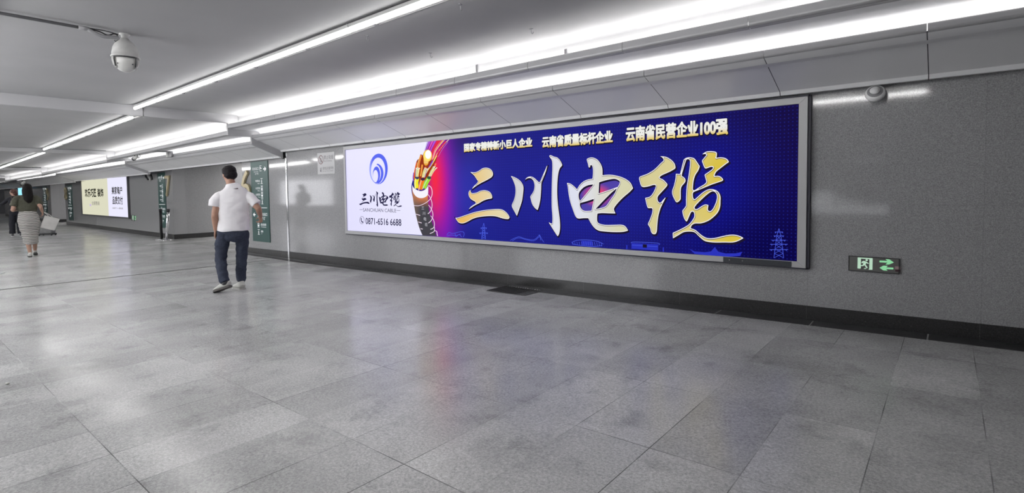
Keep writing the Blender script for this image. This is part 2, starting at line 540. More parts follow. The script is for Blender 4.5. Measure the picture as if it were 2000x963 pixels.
P_LIP = [(5.005, 2.43), (5.005, 2.488), (4.975, 2.504)] + arc(4.978, 2.488, .016, 100, 180, 3) + [(4.958, 2.462)] + arc(4.985, 2.460, .028, 185, 245, 3) + [(5.02, 2.432)]
P_PANEL = [(4.975, 2.435), (5.54, 2.222)]
P_BAND = [(5.54, 2.222), (5.555, 2.187), (5.60, 2.187)]
P_BACK = [(5.60, 2.187), (5.60, 2.24), (6.1, 2.24)]
def dz(y, t, bay):
    _, _, u0, u1, l0, l1 = bay
    u = u0 + (u1 - u0) * t; l = l0 + (l1 - l0) * t
    k = min(max((y - 4.55) / .40, 0), 1)
    return u + (l - u) * k
def sweep(name, prof, bay, m_, mir=False, x0=None, x1=None, closed=False, smooth=False):
    bx0, bx1 = bay[0], bay[1]
    x0 = bx0 if x0 is None else x0; x1 = bx1 if x1 is None else x1
    bm = bmesh.new(); rows = []
    for x in (x0, x1):
        t = (x - bx0) / (bx1 - bx0)
        row = []
        for y, z in prof:
            yy = 2 * CEN - y if mir else y
            row.append(bm.verts.new((x, yy, z + dz(y, t, bay))))
        rows.append(row)
    n = len(prof)
    for i in range(n if closed else n - 1):
        bm.faces.new((rows[0][i], rows[0][(i + 1) % n], rows[1][(i + 1) % n], rows[1][i]))
    if closed:
        bm.faces.new(rows[0]); bm.faces.new(rows[1][::-1])
    o = struct(name, bm, m_)
    return o
SEAMS = [-.145 - 1.1125 * k for k in range(-3, 60)]
for bi, bay in enumerate(BAYS):
    for mir in (False, True):
        sweep('ceiling', P_CEIL, bay, M_ceil, mir)
        if bi < 4 or not mir:
            sweep('trim_shelf', P_SHELF, bay, M_panel, mir)
            # cladding panels with open joints between them
            for nm, pr, mm, cl in (('trim_upper', P_TRIM, M_trim, True), ('trim_lip', P_LIP, M_trim, True)):
                if mir or bi > 1:
                    sweep(nm, pr, bay, mm, mir, closed=cl)
                else:
                    cuts = [bay[0]] + [s for s in SEAMS if bay[1] + .2 < s < bay[0] - .2] + [bay[1]]
                    for a, b in zip(cuts, cuts[1:]):
                        sweep(nm, pr, bay, mm, mir, x0=a - (.003 if a != bay[0] else 0), x1=b + (.003 if b != bay[1] else 0), closed=cl)
            cuts = [bay[0]] + [s for s in SEAMS if bay[1] + .2 < s < bay[0] - .2] + [bay[1]]
            if mir or bi > 1: cuts = [bay[0], bay[1]]
            for a, b in zip(cuts, cuts[1:]):
                sweep('trim_panel', P_PANEL + P_BAND[1:], bay, M_panel, mir, x0=a - (.003 if a != bay[0] else 0), x1=b + (.003 if b != bay[1] else 0))
            if len(cuts) > 2:      # dark void seen through the joints
                sweep('trim_backing', [(4.99, 2.450), (5.56, 2.236), (5.60, 2.2)], bay, M_frame_dark, mir)
        sweep('trim_cap', P_BACK, bay, M_frame_dark, mir)

# step-down bulkheads between the bays
FULL = [(1.5, 2.87), (4.499, 2.87), (4.5, 2.605), (4.53, 2.596), (4.95, 2.592), (4.9545, 2.592), (4.955, 2.455), (4.975, 2.437), (5.54, 2.224), (5.558, 2.189), (5.60, 2.189)]
for bi in range(4):
    a, b = BAYS[bi], BAYS[bi + 1]
    for mir in (False, True):
        bm = bmesh.new()
        top, bot = [], []
        for y, z in FULL:
            yy = 2 * CEN - y if mir else y
            top.append((yy, (z + dz(y, 1, a) + .004) if y < 4.5 else 2.98))
            bot.append((yy, z + dz(y, 0, b) - (.05 if y < 4.5 else .012)))
        x1, x0 = a[1] - .05, a[1] + .012
        for (t0, t1, b0, b1) in zip(top, top[1:], bot, bot[1:]):
            v = [bm.verts.new((x, *p)) for x in (x0, x1) for p in (t0, t1, b1, b0)]
            for q in ((0, 1, 2, 3), (7, 6, 5, 4), (0, 4, 5, 1), (3, 2, 6, 7)):
                bm.faces.new([v[i] for i in q])
        struct('trim_bulkhead', bm, M_ceil if False else mat('bulkhead_paint', (.42, .42, .43), .5))

# ------------------------------------------------------------------ skirting, gutter and posts on the walls
def skirt(name, x0, x1, y, z0a, z1a, z0b, z1b, m_=M_skirt):
    bm = bmesh.new()
    for xa, xb in [(x0, x1)]:
        v = [bm.verts.new(p) for p in ((xa, y, z0a), (xb, y, z0b), (xb, y, z1b), (xa, y, z1a), (xa, y - .012, z0a), (xb, y - .012, z0b), (xb, y - .012, z1b), (xa, y - .012, z1a))]
        for q in ((0, 1, 2, 3), (7, 6, 5, 4), (3, 2, 6, 7), (0, 3, 7, 4), (1, 5, 6, 2)):
            bm.faces.new([v[i] for i in q])
    return struct(name, bm, m_)
st = lambda x: .0124 * x + .191
skirt('baseboard_right', -13.05, -10, WY, fz(-13), st(-13.05) - .0, fz(-10), st(-10))
skirt('baseboard_right.001', -10, 4.0, WY, fz(-10), st(-10), fz(3), st(4))
skirt('baseboard_right.002', -33.3, -18.75, Y2, -.1, .05, -.1, .05)
skirt('baseboard_right.003', -52, -36.6, Y3, -.1, .05, -.1, .05)
bm = bmesh.new(); box(bm, -18.752, -18.74, Y2, 13, -.1, .05); struct('baseboard_passage', bm, M_skirt)
bm = bmesh.new(); box(bm, -36.602, -36.59, Y3, 13, -.1, .05); struct('baseboard_passage.001', bm, M_skirt)

# dark gutter covers along the foot of the wall, with a fine metal edge
GX = [4.0] + [3.3 - .853 * k for k in range(0, 19)] + [-13.05]
M_gut = mat('gutter_granite', (.055, .055, .058), .3, ncol=.4, nscale=14, stretch=(1, 4, 1))
for a, b in zip(GX, GX[1:]):
    if b < -4.96 < a or b < -4.1 < a: pass
    bm = bmesh.new()
    yb, yf = WY - .014, WY - .235
    for (m0, ya, yc, h) in ((0, yf, yb, .002),):
        v = [bm.verts.new(p) for p in ((a - .006, ya, fz(a) + h), (b + .006, ya, fz(b) + h), (b + .006, yc, fz(b) + h), (a - .006, yc, fz(a) + h))]
        bm.faces.new(v)
        w2 = [bm.verts.new((p.co.x, p.co.y, p.co.z - .004)) for p in v]
        for i in range(4): bm.faces.new((v[i], v[(i + 1) % 4], w2[(i + 1) % 4], w2[i]))
    struct('trim_gutter', bm, M_gut)
M_edge = mat('gutter_edge', (.5, .5, .5), .35, metal=.6)
for yy, ww in ((WY - .240, .004), (WY - .03, .016)):
    for xa, xb in ((-13.05, -10), (-10, 4)):
        bm = bmesh.new()
        v = [bm.verts.new(p) for p in ((xa, yy, fz(xa) + .004), (xb, yy, fz(xb) + .004), (xb, yy + ww, fz(xb) + .004), (xa, yy + ww, fz(xa) + .004))]
        bm.faces.new(v)
        w2 = [bm.verts.new((p.co.x, p.co.y, p.co.z - .01)) for p in v]
        for i in range(4): bm.faces.new((v[i], v[(i + 1) % 4], w2[(i + 1) % 4], w2[i]))
        struct('trim_edge', bm, M_edge)
# steel expansion joint strip and its dark slot above
bm = bmesh.new(); box(bm, -10.945, -10.895, WY - .016, WY, -.105, 2.19); bevel(bm, .004); struct('trim_joint', bm, M_chrome)
bm = bmesh.new(); box(bm, -11.06, -10.945, WY - .012, WY, 2.045, 2.19); struct('trim_slot', bm, M_black)
bm = bmesh.new(); box(bm, -20.05, -20.01, Y2 - .014, Y2, -.1, 2.05); struct('trim_joint.001', bm, M_steel)
bm = bmesh.new(); box(bm, -27.9, -27.87, Y2 - .01, Y2, -.1, 2.0); struct('trim_joint.002', bm, M_grey)
# cover panels of the expansion joint across the floor
bm = bmesh.new()
box(bm, -11.10, -11.06, -2.66, 5.40, -.104, -.0965)
struct('trim_floor_joint', bm, mat('floor_joint_metal', (.14, .14, .14), .3, metal=.7))

# passage lamps
for x, y, z in ((-17.2, 8.8, 2.32), (-17.2, 11.4, 2.32), (-35, 8.4, 2.26)):
    t = thing('ceiling_lamp', 'lit linear lamp on the ceiling inside a side passage', 'lamp', (x, y, z), 0, 'lamps inside the side passages')
    bm = bmesh.new(); box(bm, -.6, .6, -.06, .06, 0, .04); bevel(bm, .004); obj('housing', bm, M_lite, t)
    bm = bmesh.new(); box(bm, -.58, .58, -.045, .045, -.012, .0); obj('diffuser', bm, mat('lamp_diffuser', (1, .98, .96), emit=110), t)

# ------------------------------------------------------------------ tube lights
def yz_tube(i, t):
    A = [((2.76, 2.825), (2.94, 2.815)), ((2.965, 2.69), (3.04, 2.60)), ((3.12, 2.545), (3.2, 2.43)), ((3.2, 2.40), (3.25, 2.34)), ((3.25, 2.30), (3.3, 2.26))][i]
    return A[0][0] + (A[1][0] - A[0][0]) * t, A[0][1] + (A[1][1] - A[0][1]) * t
labels = ['nearest and longest lit ceiling tube line, ending at the first ceiling step',
          'lit ceiling tube line between the first and the second ceiling step',
          'lit ceiling tube line at far left beyond the second ceiling step',
          'far lit ceiling tube line beyond the third ceiling step', 'farthest lit ceiling tube line near the far wall']
for bi, bay in enumerate(BAYS):
    for side in (0, 1):  # side line is added out of view to brighten the floor
        if side and bi > 2: continue
        xa, xb = bay[0] - (.15 if bi else 4.3), bay[1] + (.12 if bi == 0 else .3)
        ya, za = yz_tube(bi, 0); yb, zb = yz_tube(bi, 1)
        if bi == 0: ya += .055; za -= .002
        if side: ya, yb = 2 * CEN - ya + .35, 2 * CEN - yb + .35
        t = thing('tube_light', labels[bi] if not side else 'unseen ceiling tube line over the left half, added to light the floor', 'ceiling light', ((xa + xb) / 2, (ya + yb) / 2, (za + zb) / 2), 0, None if not side else 'added ceiling tube lines on the left half')
        L = Vector((xb - xa, yb - ya, zb - za)) / 2
        bm = bmesh.new(); tube(bm, [-L + Vector((0, 0, -.014)), L + Vector((0, 0, -.014))], .019, seg=10); obj('lamp_tube', bm, M_tube2 if side else M_tube, t, True)
        bm = bmesh.new()
        n = Vector((0, .12 if side else .026, 0))  # batten widened on the added line to throw its light down
        v = [bm.verts.new(p) for p in (-L - n + Vector((0, 0, .004)), L - n + Vector((0, 0, .004)), L + n + Vector((0, 0, .004)), -L + n + Vector((0, 0, .004)),
                                      -L - n + Vector((0, 0, .035)), L - n + Vector((0, 0, .035)), L + n + Vector((0, 0, .035)), -L + n + Vector((0, 0, .035)))]
        for q in ((0, 1, 2, 3), (7, 6, 5, 4), (0, 4, 5, 1), (1, 5, 6, 2), (2, 6, 7, 3), (3, 7, 4, 0)): bm.faces.new([v[i] for i in q])
        obj('batten', bm, M_lite, t)
        if bi < 2 and not side:
            n_ = int(abs(xb - xa) / 2.4)
            for k in range(n_):
                q = -L + 2 * L * ((k + .5) / n_)
                bm = bmesh.new(); tube(bm, [q + Vector((0, -.05, .03)), q + Vector((0, -.03, -.012)), q + Vector((0, .03, -.025)), q + Vector((0, .055, .03))], .003, seg=6)
                obj('clip', bm, M_steel, t)
# conduits beside the near tubes
for bi in (0, 1):
    bay = BAYS[bi]; ya, za = yz_tube(bi, 0); yb, zb = yz_tube(bi, 1)
    cz = 2.86 if bi == 0 else 2.735
    cz2 = 2.86 if bi == 0 else 2.61
    t = thing('cable_conduit', ['thin grey cable conduit on the ceiling right beside the nearest tube line', 'thin grey cable conduit beside the tube line after the first ceiling step'][bi], 'conduit', ((bay[0] + bay[1]) / 2, (ya + yb) / 2 + .15, (cz + cz2) / 2))
    hx = abs(bay[1] - bay[0]) / 2 - .1
    bm = bmesh.new(); tube(bm, [(hx, (ya - yb) / 2, (cz - cz2) / 2), (-hx, (yb - ya) / 2, (cz2 - cz) / 2)] + ([(-hx - .08, (yb - ya) / 2, -.02), (-hx - .08, (yb - ya) / 2, -.2)] if bi == 0 else []), .010, seg=8)
    obj('pipe', bm, M_lite, t, True)
    bm = bmesh.new(); tube(bm, [(hx, (ya - yb) / 2 + .035, (cz - cz2) / 2 + .003), (-hx, (yb - ya) / 2 + .035, (cz2 - cz) / 2 + .003)], .005, seg=6)
    obj('wire', bm, M_white, t, True)
    n_ = int(2 * hx / 1.15)
    for k in range(n_):
        f = (k + .5) / n_; x = hx - 2 * hx * f
        bm = bmesh.new(); box(bm, x - .012, x + .012, (ya - yb) / 2 * (1 - 2 * f) - .02, (ya - yb) / 2 * (1 - 2 * f) + .03, (cz - cz2) / 2 * (1 - 2 * f) - .016, (cz - cz2) / 2 * (1 - 2 * f) + .012)
        obj('saddle', bm, M_grey, t)

# tubes hidden in the coves
for bi, bay in enumerate(BAYS[:4]):
    for mir in (False, True):
        if mir and bi == 0: bay = (-4.0,) + tuple(bay[1:])
        for (y, z, nm) in ((4.635, 2.655, 'upper'), (5.07, 2.435, 'lower')):
            yy = 2 * CEN - y if mir else y
            za, zb = z + dz(y if nm == 'upper' else 5.2, 0, bay), z + dz(y if nm == 'upper' else 5.2, 1, bay)
            if nm == 'upper':
                za = z + bay[2]; zb = z + bay[3]
            bm = bmesh.new(); L = Vector(((bay[1] - bay[0]) / 2 + .06, 0, (zb - za) / 2))
            tube(bm, [-L, L], .012, seg=8)
            t = thing('cove_light', 'lit strip lamp hidden in the %s ceiling cove on the %s side' % (nm, 'left' if mir else 'right'), 'cove light', ((bay[0] + bay[1]) / 2, yy, (za + zb) / 2), 0, '%s cove lamps on the %s side' % (nm, 'left' if mir else 'right'))
            obj('lamp_tube', bm, M_cove2 if mir else (M_cove_up if nm == 'upper' else M_cove), t, True)

# ------------------------------------------------------------------ lightboxes
def homography(src, dst):
    """maps four points to four points"""
    A = []
    for (x, y), (u, v) in zip(src, dst):
        A.append([x, y, 1, 0, 0, 0, -u * x, -u * y, u]); A.append([0, 0, 0, x, y, 1, -v * x, -v * y, v])
    n = 8
    for i in range(n):
        p = max(range(i, n), key=lambda r: abs(A[r][i])); A[i], A[p] = A[p], A[i]
        for r in range(n):
            if r != i:
                f = A[r][i] / A[i][i]
                A[r] = [a - f * b for a, b in zip(A[r], A[i])]
    h = [A[i][8] / A[i][i] for i in range(n)]
    return lambda x, y: ((h[0] * x + h[1] * y + h[2]) / (h[6] * x + h[7] * y + 1), (h[3] * x + h[4] * y + h[5]) / (h[6] * x + h[7] * y + 1))

def smooth_poly(P, n=5):
    """closed outline through P; a third value marks a sharp corner"""
    N = len(P); out = []
    for i in range(N):
        p1, p2 = P[i], P[(i + 1) % N]
        p0 = P[i - 1] if len(p1) < 3 else p1
        p3 = P[(i + 2) % N] if len(p2) < 3 else p2
        for k in range(n):
            t = k / n
            out.append(tuple(.5 * (2 * b + (c - a) * t + (2 * a - 5 * b + 4 * c - d) * t * t + (3 * b - a - 3 * c + d) * t ** 3) for a, b, c, d in zip(p0[:2], p1[:2], p2[:2], p3[:2])))
    return out

BW, BH = 7.52, 1.495
BX, BZ = -8.625, .603
BYS = WY - .045
Hb = homography([(674.7, 449.3 - 157.7), (1562, 206.8), (1559.5, 513), (681.2, 449.3)], [(0, BH), (BW, BH), (BW, 0), (0, 0)])
board = thing('billboard', 'huge illuminated blue billboard with gold and white calligraphy on the granite wall', 'billboard', (BX, BYS, BZ))

def print_material():
    m = mat('backlit_print_blue', (0, 0, 0), .35)
    g = NG(m); b = g.n['Principled BSDF']
    o = g.sep(g.coord('Generated')); u, v = o[0], o[2]
    # deep blue, darker towards the right end and the lower edge, with brighter pools behind the lettering
    def pool(cu, cv, ru, rv):
        a = g.m('DIVIDE', g.m('SUBTRACT', u, cu), ru); c = g.m('DIVIDE', g.m('SUBTRACT', v, cv), rv)
        return g.m('POWER', 2.718, g.m('MULTIPLY', -1.0, g.m('ADD', g.m('MULTIPLY', a, a), g.m('MULTIPLY', c, c))))
    base = g.mix(g.rng(u, .35, 1.0, 0, 1, True), (.012, .013, .24, 1), (.006, .002, .04, 1))
    base = g.mix(g.m('MULTIPLY', pool(.70, .45, .20, .5), .75), base, (.010, .014, .34, 1))
    base = g.mix(g.m('MULTIPLY', pool(.89, .35, .06, .45), .8), base, (.006, .007, .30, 1))
    base = g.mix(g.m('MULTIPLY', pool(.97, .02, .10, .35), .85), base, (.002, .001, .06, 1))
    base = g.mix(g.m('MULTIPLY', pool(.41, .45, .06, .75), .9), base, (.026, .03, .40, 1))
    base = g.mix(g.m('MULTIPLY', pool(.40, 1.05, .07, .28), .8), base, (.02, .008, .10, 1))
    base = g.mix(g.m('MULTIPLY', pool(.42, .0, .07, .22), .8), base, (.008, .012, .22, 1))
    base = g.mix(g.m('MULTIPLY', pool(.350, .36, .034, .75), .95), base, (.15, .01, .50, 1))
    base = g.mix(g.m('MULTIPLY', pool(.336, .58, .026, .42), 1.0), base, (.62, .004, .20, 1))
    base = g.mix(g.m('MULTIPLY', pool(.322, .62, .020, .36), 1.0), base, (.90, .02, .06, 1))
    # fine dot raster of the print
    du = g.m('ABSOLUTE', g.m('SUBTRACT', g.m('FRACT', g.m('MULTIPLY', u, 210.0)), .5)); dv = g.m('ABSOLUTE', g.m('SUBTRACT', g.m('FRACT', g.m('MULTIPLY', v, 42.0)), .5))
    dot = g.m('LESS_THAN', g.m('ADD', g.m('MULTIPLY', du, du), g.m('MULTIPLY', dv, dv)), .035)
    dot = g.m('MULTIPLY', dot, g.rng(u, .4, .5, 0, 1))
    base = g.mix(g.m('MULTIPLY', dot, .16), base, (.03, .05, .75, 1))
    g.l.new(base, b.inputs['Emission Color']); b.inputs['Emission Strength'].default_value = SCREEN
    b.inputs['Specular IOR Level'].default_value = .03
    return m
def flat_emit(name, col, k=1.0):
    return mat(name, col, emit=SCREEN * k)
M_print = print_material()
bm = bmesh.new(); box(bm, 0, BW, 0, .03, 0, BH); obj('screen', bm, M_print, board)
# aluminium frame, each profile mitred
def frame_profiles(parent, W, H, l, r, t, b_, y0, y1, m_):
    for pts in (((-l, -b_), (W + r, -b_), (W, 0), (0, 0)), ((-l, H + t), (W + r, H + t), (W, H), (0, H)), ((-l, -b_), (-l, H + t), (0, H), (0, 0)), ((W + r, -b_), (W + r, H + t), (W, H), (W, 0))):
        bm = bmesh.new(); extrude_y(bm, pts, y0, y1); bevel(bm, .002, 1); obj('frame', bm, m_, parent)
frame_profiles(board, BW, BH, .048, .075, .062, .058, -.02, .044, M_frame)
bm = bmesh.new()
for q in ((-.062, -.048, -.06, BH + .075), (BW + .076, BW + .098, -.07, BH + .078), (-.06, BW + .095, -.072, -.0585), (-.06, BW + .095, BH + .063, BH + .080)):
    box(bm, q[0], q[1], -.002, .044, q[2], q[3])
obj('frame_gap', bm, M_frame_dark, board)

V3_ = Vector
V3 = lambda L, s, ox, oz: [(p[0] / s + ox, p[1] / s + oz, *p[2:]) for p in L]
c = 1
SAN = [V3(L, 6.875, 880, 310) for L in (
 [(278,180,c),(340,185),(400,160),(440,132),(490,122),(540,135),(575,170),(585,215),(565,250),(510,285),(430,325),(370,360),(335,385),(300,410,c),(330,370),(375,325),(383,300),(372,285),(330,225)],
 [(283,420,c),(290,450),(310,465),(370,455),(420,432),(480,425),(540,445),(570,485),(578,520),(570,535),(520,545),(460,565),(400,600),(340,630),(258,685,c),(300,640),(355,605),(355,590),(345,575),(300,550),(270,515),(258,470),(265,440)],
 [(70,772,c),(100,795),(200,765),(330,722),(460,695),(600,680),(700,682),(760,715),(800,760),(815,790,c),(800,812),(750,810),(690,795),(620,775),(520,772),(400,785),(320,808),(250,845),(190,868),(140,862),(110,835),(85,795)])]
CHUAN = [V3(L, 5.5, 995, 295) for L in (
 [(28,270,c),(80,290),(125,320),(155,360),(165,400),(160,470),(150,540),(125,620),(98,700,c),(70,650),(42,590),(65,530),(80,460),(78,390),(55,320)],
 [(178,315,c),(205,287),(240,278),(275,290),(310,320),(333,342,c),(345,330),(375,260),(423,148,c),(405,220),(375,300),(358,345),(355,420),(348,520),(335,590),(320,638,c),(290,615),(260,570),(245,515),(242,490),(265,455),(280,420),(285,370),(270,320),(240,295),(205,298)],
 [(440,58),(455,50),(490,65),(525,75),(555,105),(578,150),(575,165),(555,190),(540,240),(530,330),(528,450),(535,560),(548,660),(560,750),(563,830),(553,895),(538,920,c),(520,895),(475,825),(438,765,c),(470,785),(480,770),(480,700),(472,600),(470,450),(472,300),(475,180),(470,110),(452,80)])]
DIAN = [V3(L, 5.833, 1100, 300) for L in (
 [(283,75),(300,60),(345,52),(400,75),(440,125),(460,180),(462,255,c),(550,250),(640,265),(720,295),(780,340),(812,405,c),(770,450),(710,500),(650,560),(600,625),(600,660),(615,690,c),(540,688),(460,685),(408,690,c),(405,740),(410,785),(440,808),(500,820),(600,820),(690,820),(730,840),(760,885,c),(700,900),(600,902),(500,895),(430,885),(385,860),(350,820),(325,780),(305,742,c),(250,742),(190,745),(160,720),(135,660),(100,560),(80,470),(68,380),(58,340,c),(100,350),(140,380),(175,415,c),(200,370),(240,330),(290,305),(350,295,c),(355,230),(352,170),(340,140),(325,140),(318,165),(305,160),(295,120)],
 [(195,460),(220,420),(260,385),(310,365),(362,358,c),(300,440),(210,548,c),(195,510)],
 [(425,335,c),(490,315),(560,300),(610,298),(655,320),(660,345),(640,388,c),(550,420),(420,462,c)],
 [(208,570,c),(290,548),(368,522,c),(355,590),(342,658,c),(270,660),(235,645),(212,610)],
 [(385,640,c),(480,540),(560,460),(630,400,c),(600,470),(560,530),(520,590),(490,615),(440,630)])]
LAN = [V3([(270,42,c),(340,50),(400,85),(435,125),(447,165),(440,185),(380,220),(300,255),(272,275),(270,290),(310,310),(345,345),(357,365),(345,390),(300,440),(255,490),(245,515),(250,550),(275,572),(300,550),(345,498,c),(325,540),(300,590),(275,650),(255,730),(245,820),(240,895),(225,925),(195,925),(175,900),(165,860),(145,825),(140,810),(165,750),(185,690),(190,650),(180,632),(140,630),(125,600),(105,515,c),(160,500),(200,450),(225,390),(220,370),(190,370),(140,385),(80,392),(55,370),(40,320),(35,290),(50,270),(130,240),(210,190),(280,120),(312,90),(300,60)], 5.833, 1245, 300),
 V3([(110,450,c),(180,455),(190,420),(225,280),(245,210),(290,180),(350,172),(420,190),(460,240),(500,300),(515,330),(490,400),(440,480),(410,590),(400,720,c),(430,735),(500,690),(600,630),(630,590),(615,530),(598,470,c),(650,435),(720,385),(745,350),(720,335),(680,345),(620,365),(595,345),(565,270),(555,230),(600,170),(630,130),(600,115),(550,128,c),(600,90),(650,72),(740,72),(800,90),(805,150),(795,185,c),(860,175),(940,185),(990,215),(1015,255,c),(950,300),(860,370),(800,420),(770,475),(770,495,c),(830,490),(880,510),(915,550),(905,575),(840,600),(720,640),(600,690),(500,730),(415,765),(400,800),(405,860,c),(430,890),(480,850),(560,780),(640,730),(710,715),(780,730),(835,765),(870,830),(875,900)], 8.753, 1310, 290)
 + V3([(835,190),(830,300),(790,400),(700,490),(620,540),(520,572),(420,575),(370,605),(350,650,c),(430,680),(500,740),(570,790),(640,815),(740,812),(860,785),(980,762),(1080,762),(1160,785),(1215,815,c),(1130,860),(1040,885),(900,885),(740,885),(620,870),(560,845),(490,785),(420,720),(340,705),(240,715),(160,760),(65,815,c),(60,725,c),(140,690),(240,640),(320,590),(380,520),(410,460),(405,400),(380,378),(355,395),(330,450),(300,520),(282,545,c),(250,500),(225,430),(215,365,c),(265,300),(275,270),(275,150)], 8.373, 1310, 370)
 + V3([(285,930),(290,800),(300,650),(325,500),(345,350),(350,240),(330,205),(290,210),(270,260),(240,360),(215,450),(210,490,c),(255,520),(275,560),(265,600),(215,660),(195,720),(195,860),(185,900),(130,940),(90,890),(55,810),(50,740),(80,650),(105,530)], 8.753, 1310, 290),
 V3([(415,310),(450,260),(530,180),(620,100),(690,55),(740,60),(775,110),(775,180),(750,260),(710,340),(670,375),(640,365),(630,340),(640,275,c),(590,265),(540,285),(480,325),(450,340),(420,335)], 8.373, 1310, 370)]
def on_board(P, n=4):
    return [Hb(*p) for p in smooth_poly(P, n)]
E_rim = flat_emit('print_white_rim', (.92, .90, .92))
E_line = flat_emit('print_dark_line', (.035, .02, .03))
E_shadow = flat_emit('print_shadow', (.012, .008, .03))
E_gold1 = flat_emit('print_gold', (.70, .47, .14))
def fill_material(name, ca, cb, axis=0, c2=None):
    m = mat(name, (0, 0, 0), .5); g = NG(m); b = g.n['Principled BSDF']
    o = g.sep(g.coord('Generated'))
    f = g.rng(o[axis], .1, .9, 0, 1, True)
    col = g.mix(f, ca, cb)
    col = g.mix(g.rng(g.noise(g.coord('Object'), 2.0, 2), .3, .7, 0, .12), col, (.95, .93, .9, 1))
    g.l.new(col, b.inputs['Emission Color']); b.inputs['Emission Strength'].default_value = SCREEN
    b.inputs['Specular IOR Level'].default_value = .1
    return m
F1 = fill_material('print_fill_gold', (.80, .48, .09, 1), (.76, .66, .40, 1))
F2 = fill_material('print_fill_silver', (.60, .60, .62, 1), (.72, .73, .82, 1))
F3 = fill_material('print_fill_pearl', (.70, .72, .84, 1), (.64, .62, .38, 1))
F4 = fill_material('print_fill_yellow', (.64, .57, .25, 1), (.68, .52, .04, 1))
for G, fm, nm in ((SAN, F1, 'orange gold brush character of three strokes'), (CHUAN, F2, 'silver brush character of three upright strokes'), (DIAN, F3, 'pearl white brush character with a lightning bolt'), (LAN, F4, 'yellow gold brush character')):
    sp = [on_board(L) for L in G]
    lv = contours(loop_segs(sp), (.008, .0, -.0085, -.0112), .004)
    o = art('calligraphy_character', [(lv[0], 0, E_shadow, -.0010, (.010, -.014)), (lv[1], 0, E_rim, -.0020, (0, 0)), (lv[2], 0, E_line, -.0030, (0, 0)), (lv[3], 0, fm, -.0040, (.002, -.003))], board)
    o['label'] = nm
def bolt_material():
    m = mat('print_bolt_glow', (0, 0, 0), .5); g = NG(m); b = g.n['Principled BSDF']
    o = g.sep(g.coord('Generated'))
    a = g.m('SUBTRACT', o[0], .45); d = g.m('SUBTRACT', o[2], .5)
    r = g.m('SQRT', g.m('ADD', g.m('MULTIPLY', a, a), g.m('MULTIPLY', d, d)))
    col = g.mix(g.rng(r, .08, .42, 0, 1, True), (.75, .02, .10, 1), (.035, .01, .34, 1))
    g.l.new(col, b.inputs['Emission Color']); b.inputs['Emission Strength'].default_value = SCREEN
    return m
art('bolt_glow', [([on_board(L)], .0, bolt_material(), -.0008, (0, 0)) for L in DIAN[1:]], board)

# headlines
E_head = mat('print_headline', (0, 0, 0), .5)
g = NG(E_head); b_ = g.n['Principled BSDF']
g.l.new(g.mix(g.rng(g.sep(g.coord('Generated'))[2], .15, .45, 0, 1), (.72, .52, .10, 1), (.80, .80, .76, 1)), b_.inputs['Emission Color']); b_.inputs['Emission Strength'].default_value = SCREEN
for s, tl, br, in (('国家专精特新小巨人企业', (908, 279), (1041, 294)), ('云南省质量标杆企业', (1061, 266), (1198, 284.5)), ('云南省民营企业100强', (1225, 248), (1422.5, 272.5))):
    a = Hb(tl[0], tl[1] + 1); d = Hb(br[0], br[1])
    yb = Hb(tl[0], tl[1] + (17.5 if tl[0] < 1000 else 23 if tl[0] < 1100 else 30))[1]
    h = a[1] - yb
    sg = text_segs(s, h * 1.02, d[0] - a[0])
    sg = [((p[0] + a[0], p[1] + yb), (q[0] + a[0], q[1] + yb)) for p, q in sg]
    lv = contours(sg, (.013, .0065), .0028)
    art('headline', [(lv[0], 0, E_shadow, -.0010, (.005, -.009)), (lv[1], 0, E_head, -.0024, (0, 0))], board)

# white part of the print
E_white = mat('print_white', (0, 0, 0), .35)
g = NG(E_white); b_ = g.n['Principled BSDF']; o = g.sep(g.coord('Generated'))
g.l.new(g.mix(g.rng(o[0], 0, 1, .6, 0), (.74, .73, .90, 1), (.64, .62, .90, 1)), b_.inputs['Emission Color']); b_.inputs['Emission Strength'].default_value = SCREEN * 1.05
Pw = [(674.9, 291.8, c), (835, 276.2, c), (831, 292), (822, 312), (813, 335), (806, 358), (806, 375), (812, 400), (818, 425), (826, 447), (831, 459.2, c), (681.3, 449.2, c)]
art('white_field', [([on_board(Pw)], 0, E_white, -.0006, (0, 0))], board)
E_navy = flat_emit('print_navy', (.022, .02, .07))
BBOX = [Hb(890, 470), Hb(1453, 300)]
gx0 = min(p[0] for p in on_board(SAN[2])); gx1 = max(p[0] for p in on_board(LAN[1]))
allz = [p[1] for G in (SAN, CHUAN, DIAN, LAN) for L in G for p in on_board(L, 2)]
gz0, gz1 = min(allz), max(allz)
s0, s1 = Hb(703, 401), Hb(786, 371)
kx = (s1[0] - s0[0]) / (gx1 - gx0); kz = .27 / (gz1 - gz0)
small = [[((p[0] - gx0) * kx + s0[0], (p[1] - gz0) * kz + s0[1] - .015) for p in on_board(L, 3)] for G in (SAN, CHUAN, DIAN, LAN) for L in G]
art('logo_characters', [(contours(loop_segs(small), (.0012,), .0022)[0], 0, E_navy, -.0018, (0, 0))], board)
a = Hb(711, 411); d = Hb(776, 411)
bm = bmesh.new(); text_mesh(bm, 'SANCHUAN CABLE', a[0], a[1] - .012, .088, y=-.0018, width=d[0] - a[0])
fix_front(bm); objraw('company_name', bm, flat_emit('print_grey_text', (.10, .10, .16)), board)
for x0_, x1_ in ((Hb(704, 408)[0], a[0] - .01), (d[0] + .01, Hb(784, 408)[0])):
    bm = bmesh.new(); quad(bm, [(x0_, -.0018, a[1] + .018), (x1_, -.0018, a[1] + .018), (x1_, -.0018, a[1] + .024), (x0_, -.0018, a[1] + .024)]); fix_front(bm); objraw('dash', bm, flat_emit('print_grey_text', (.10, .10, .16)), board)
a = Hb(716.5, 437); d = Hb(786.5, 437)
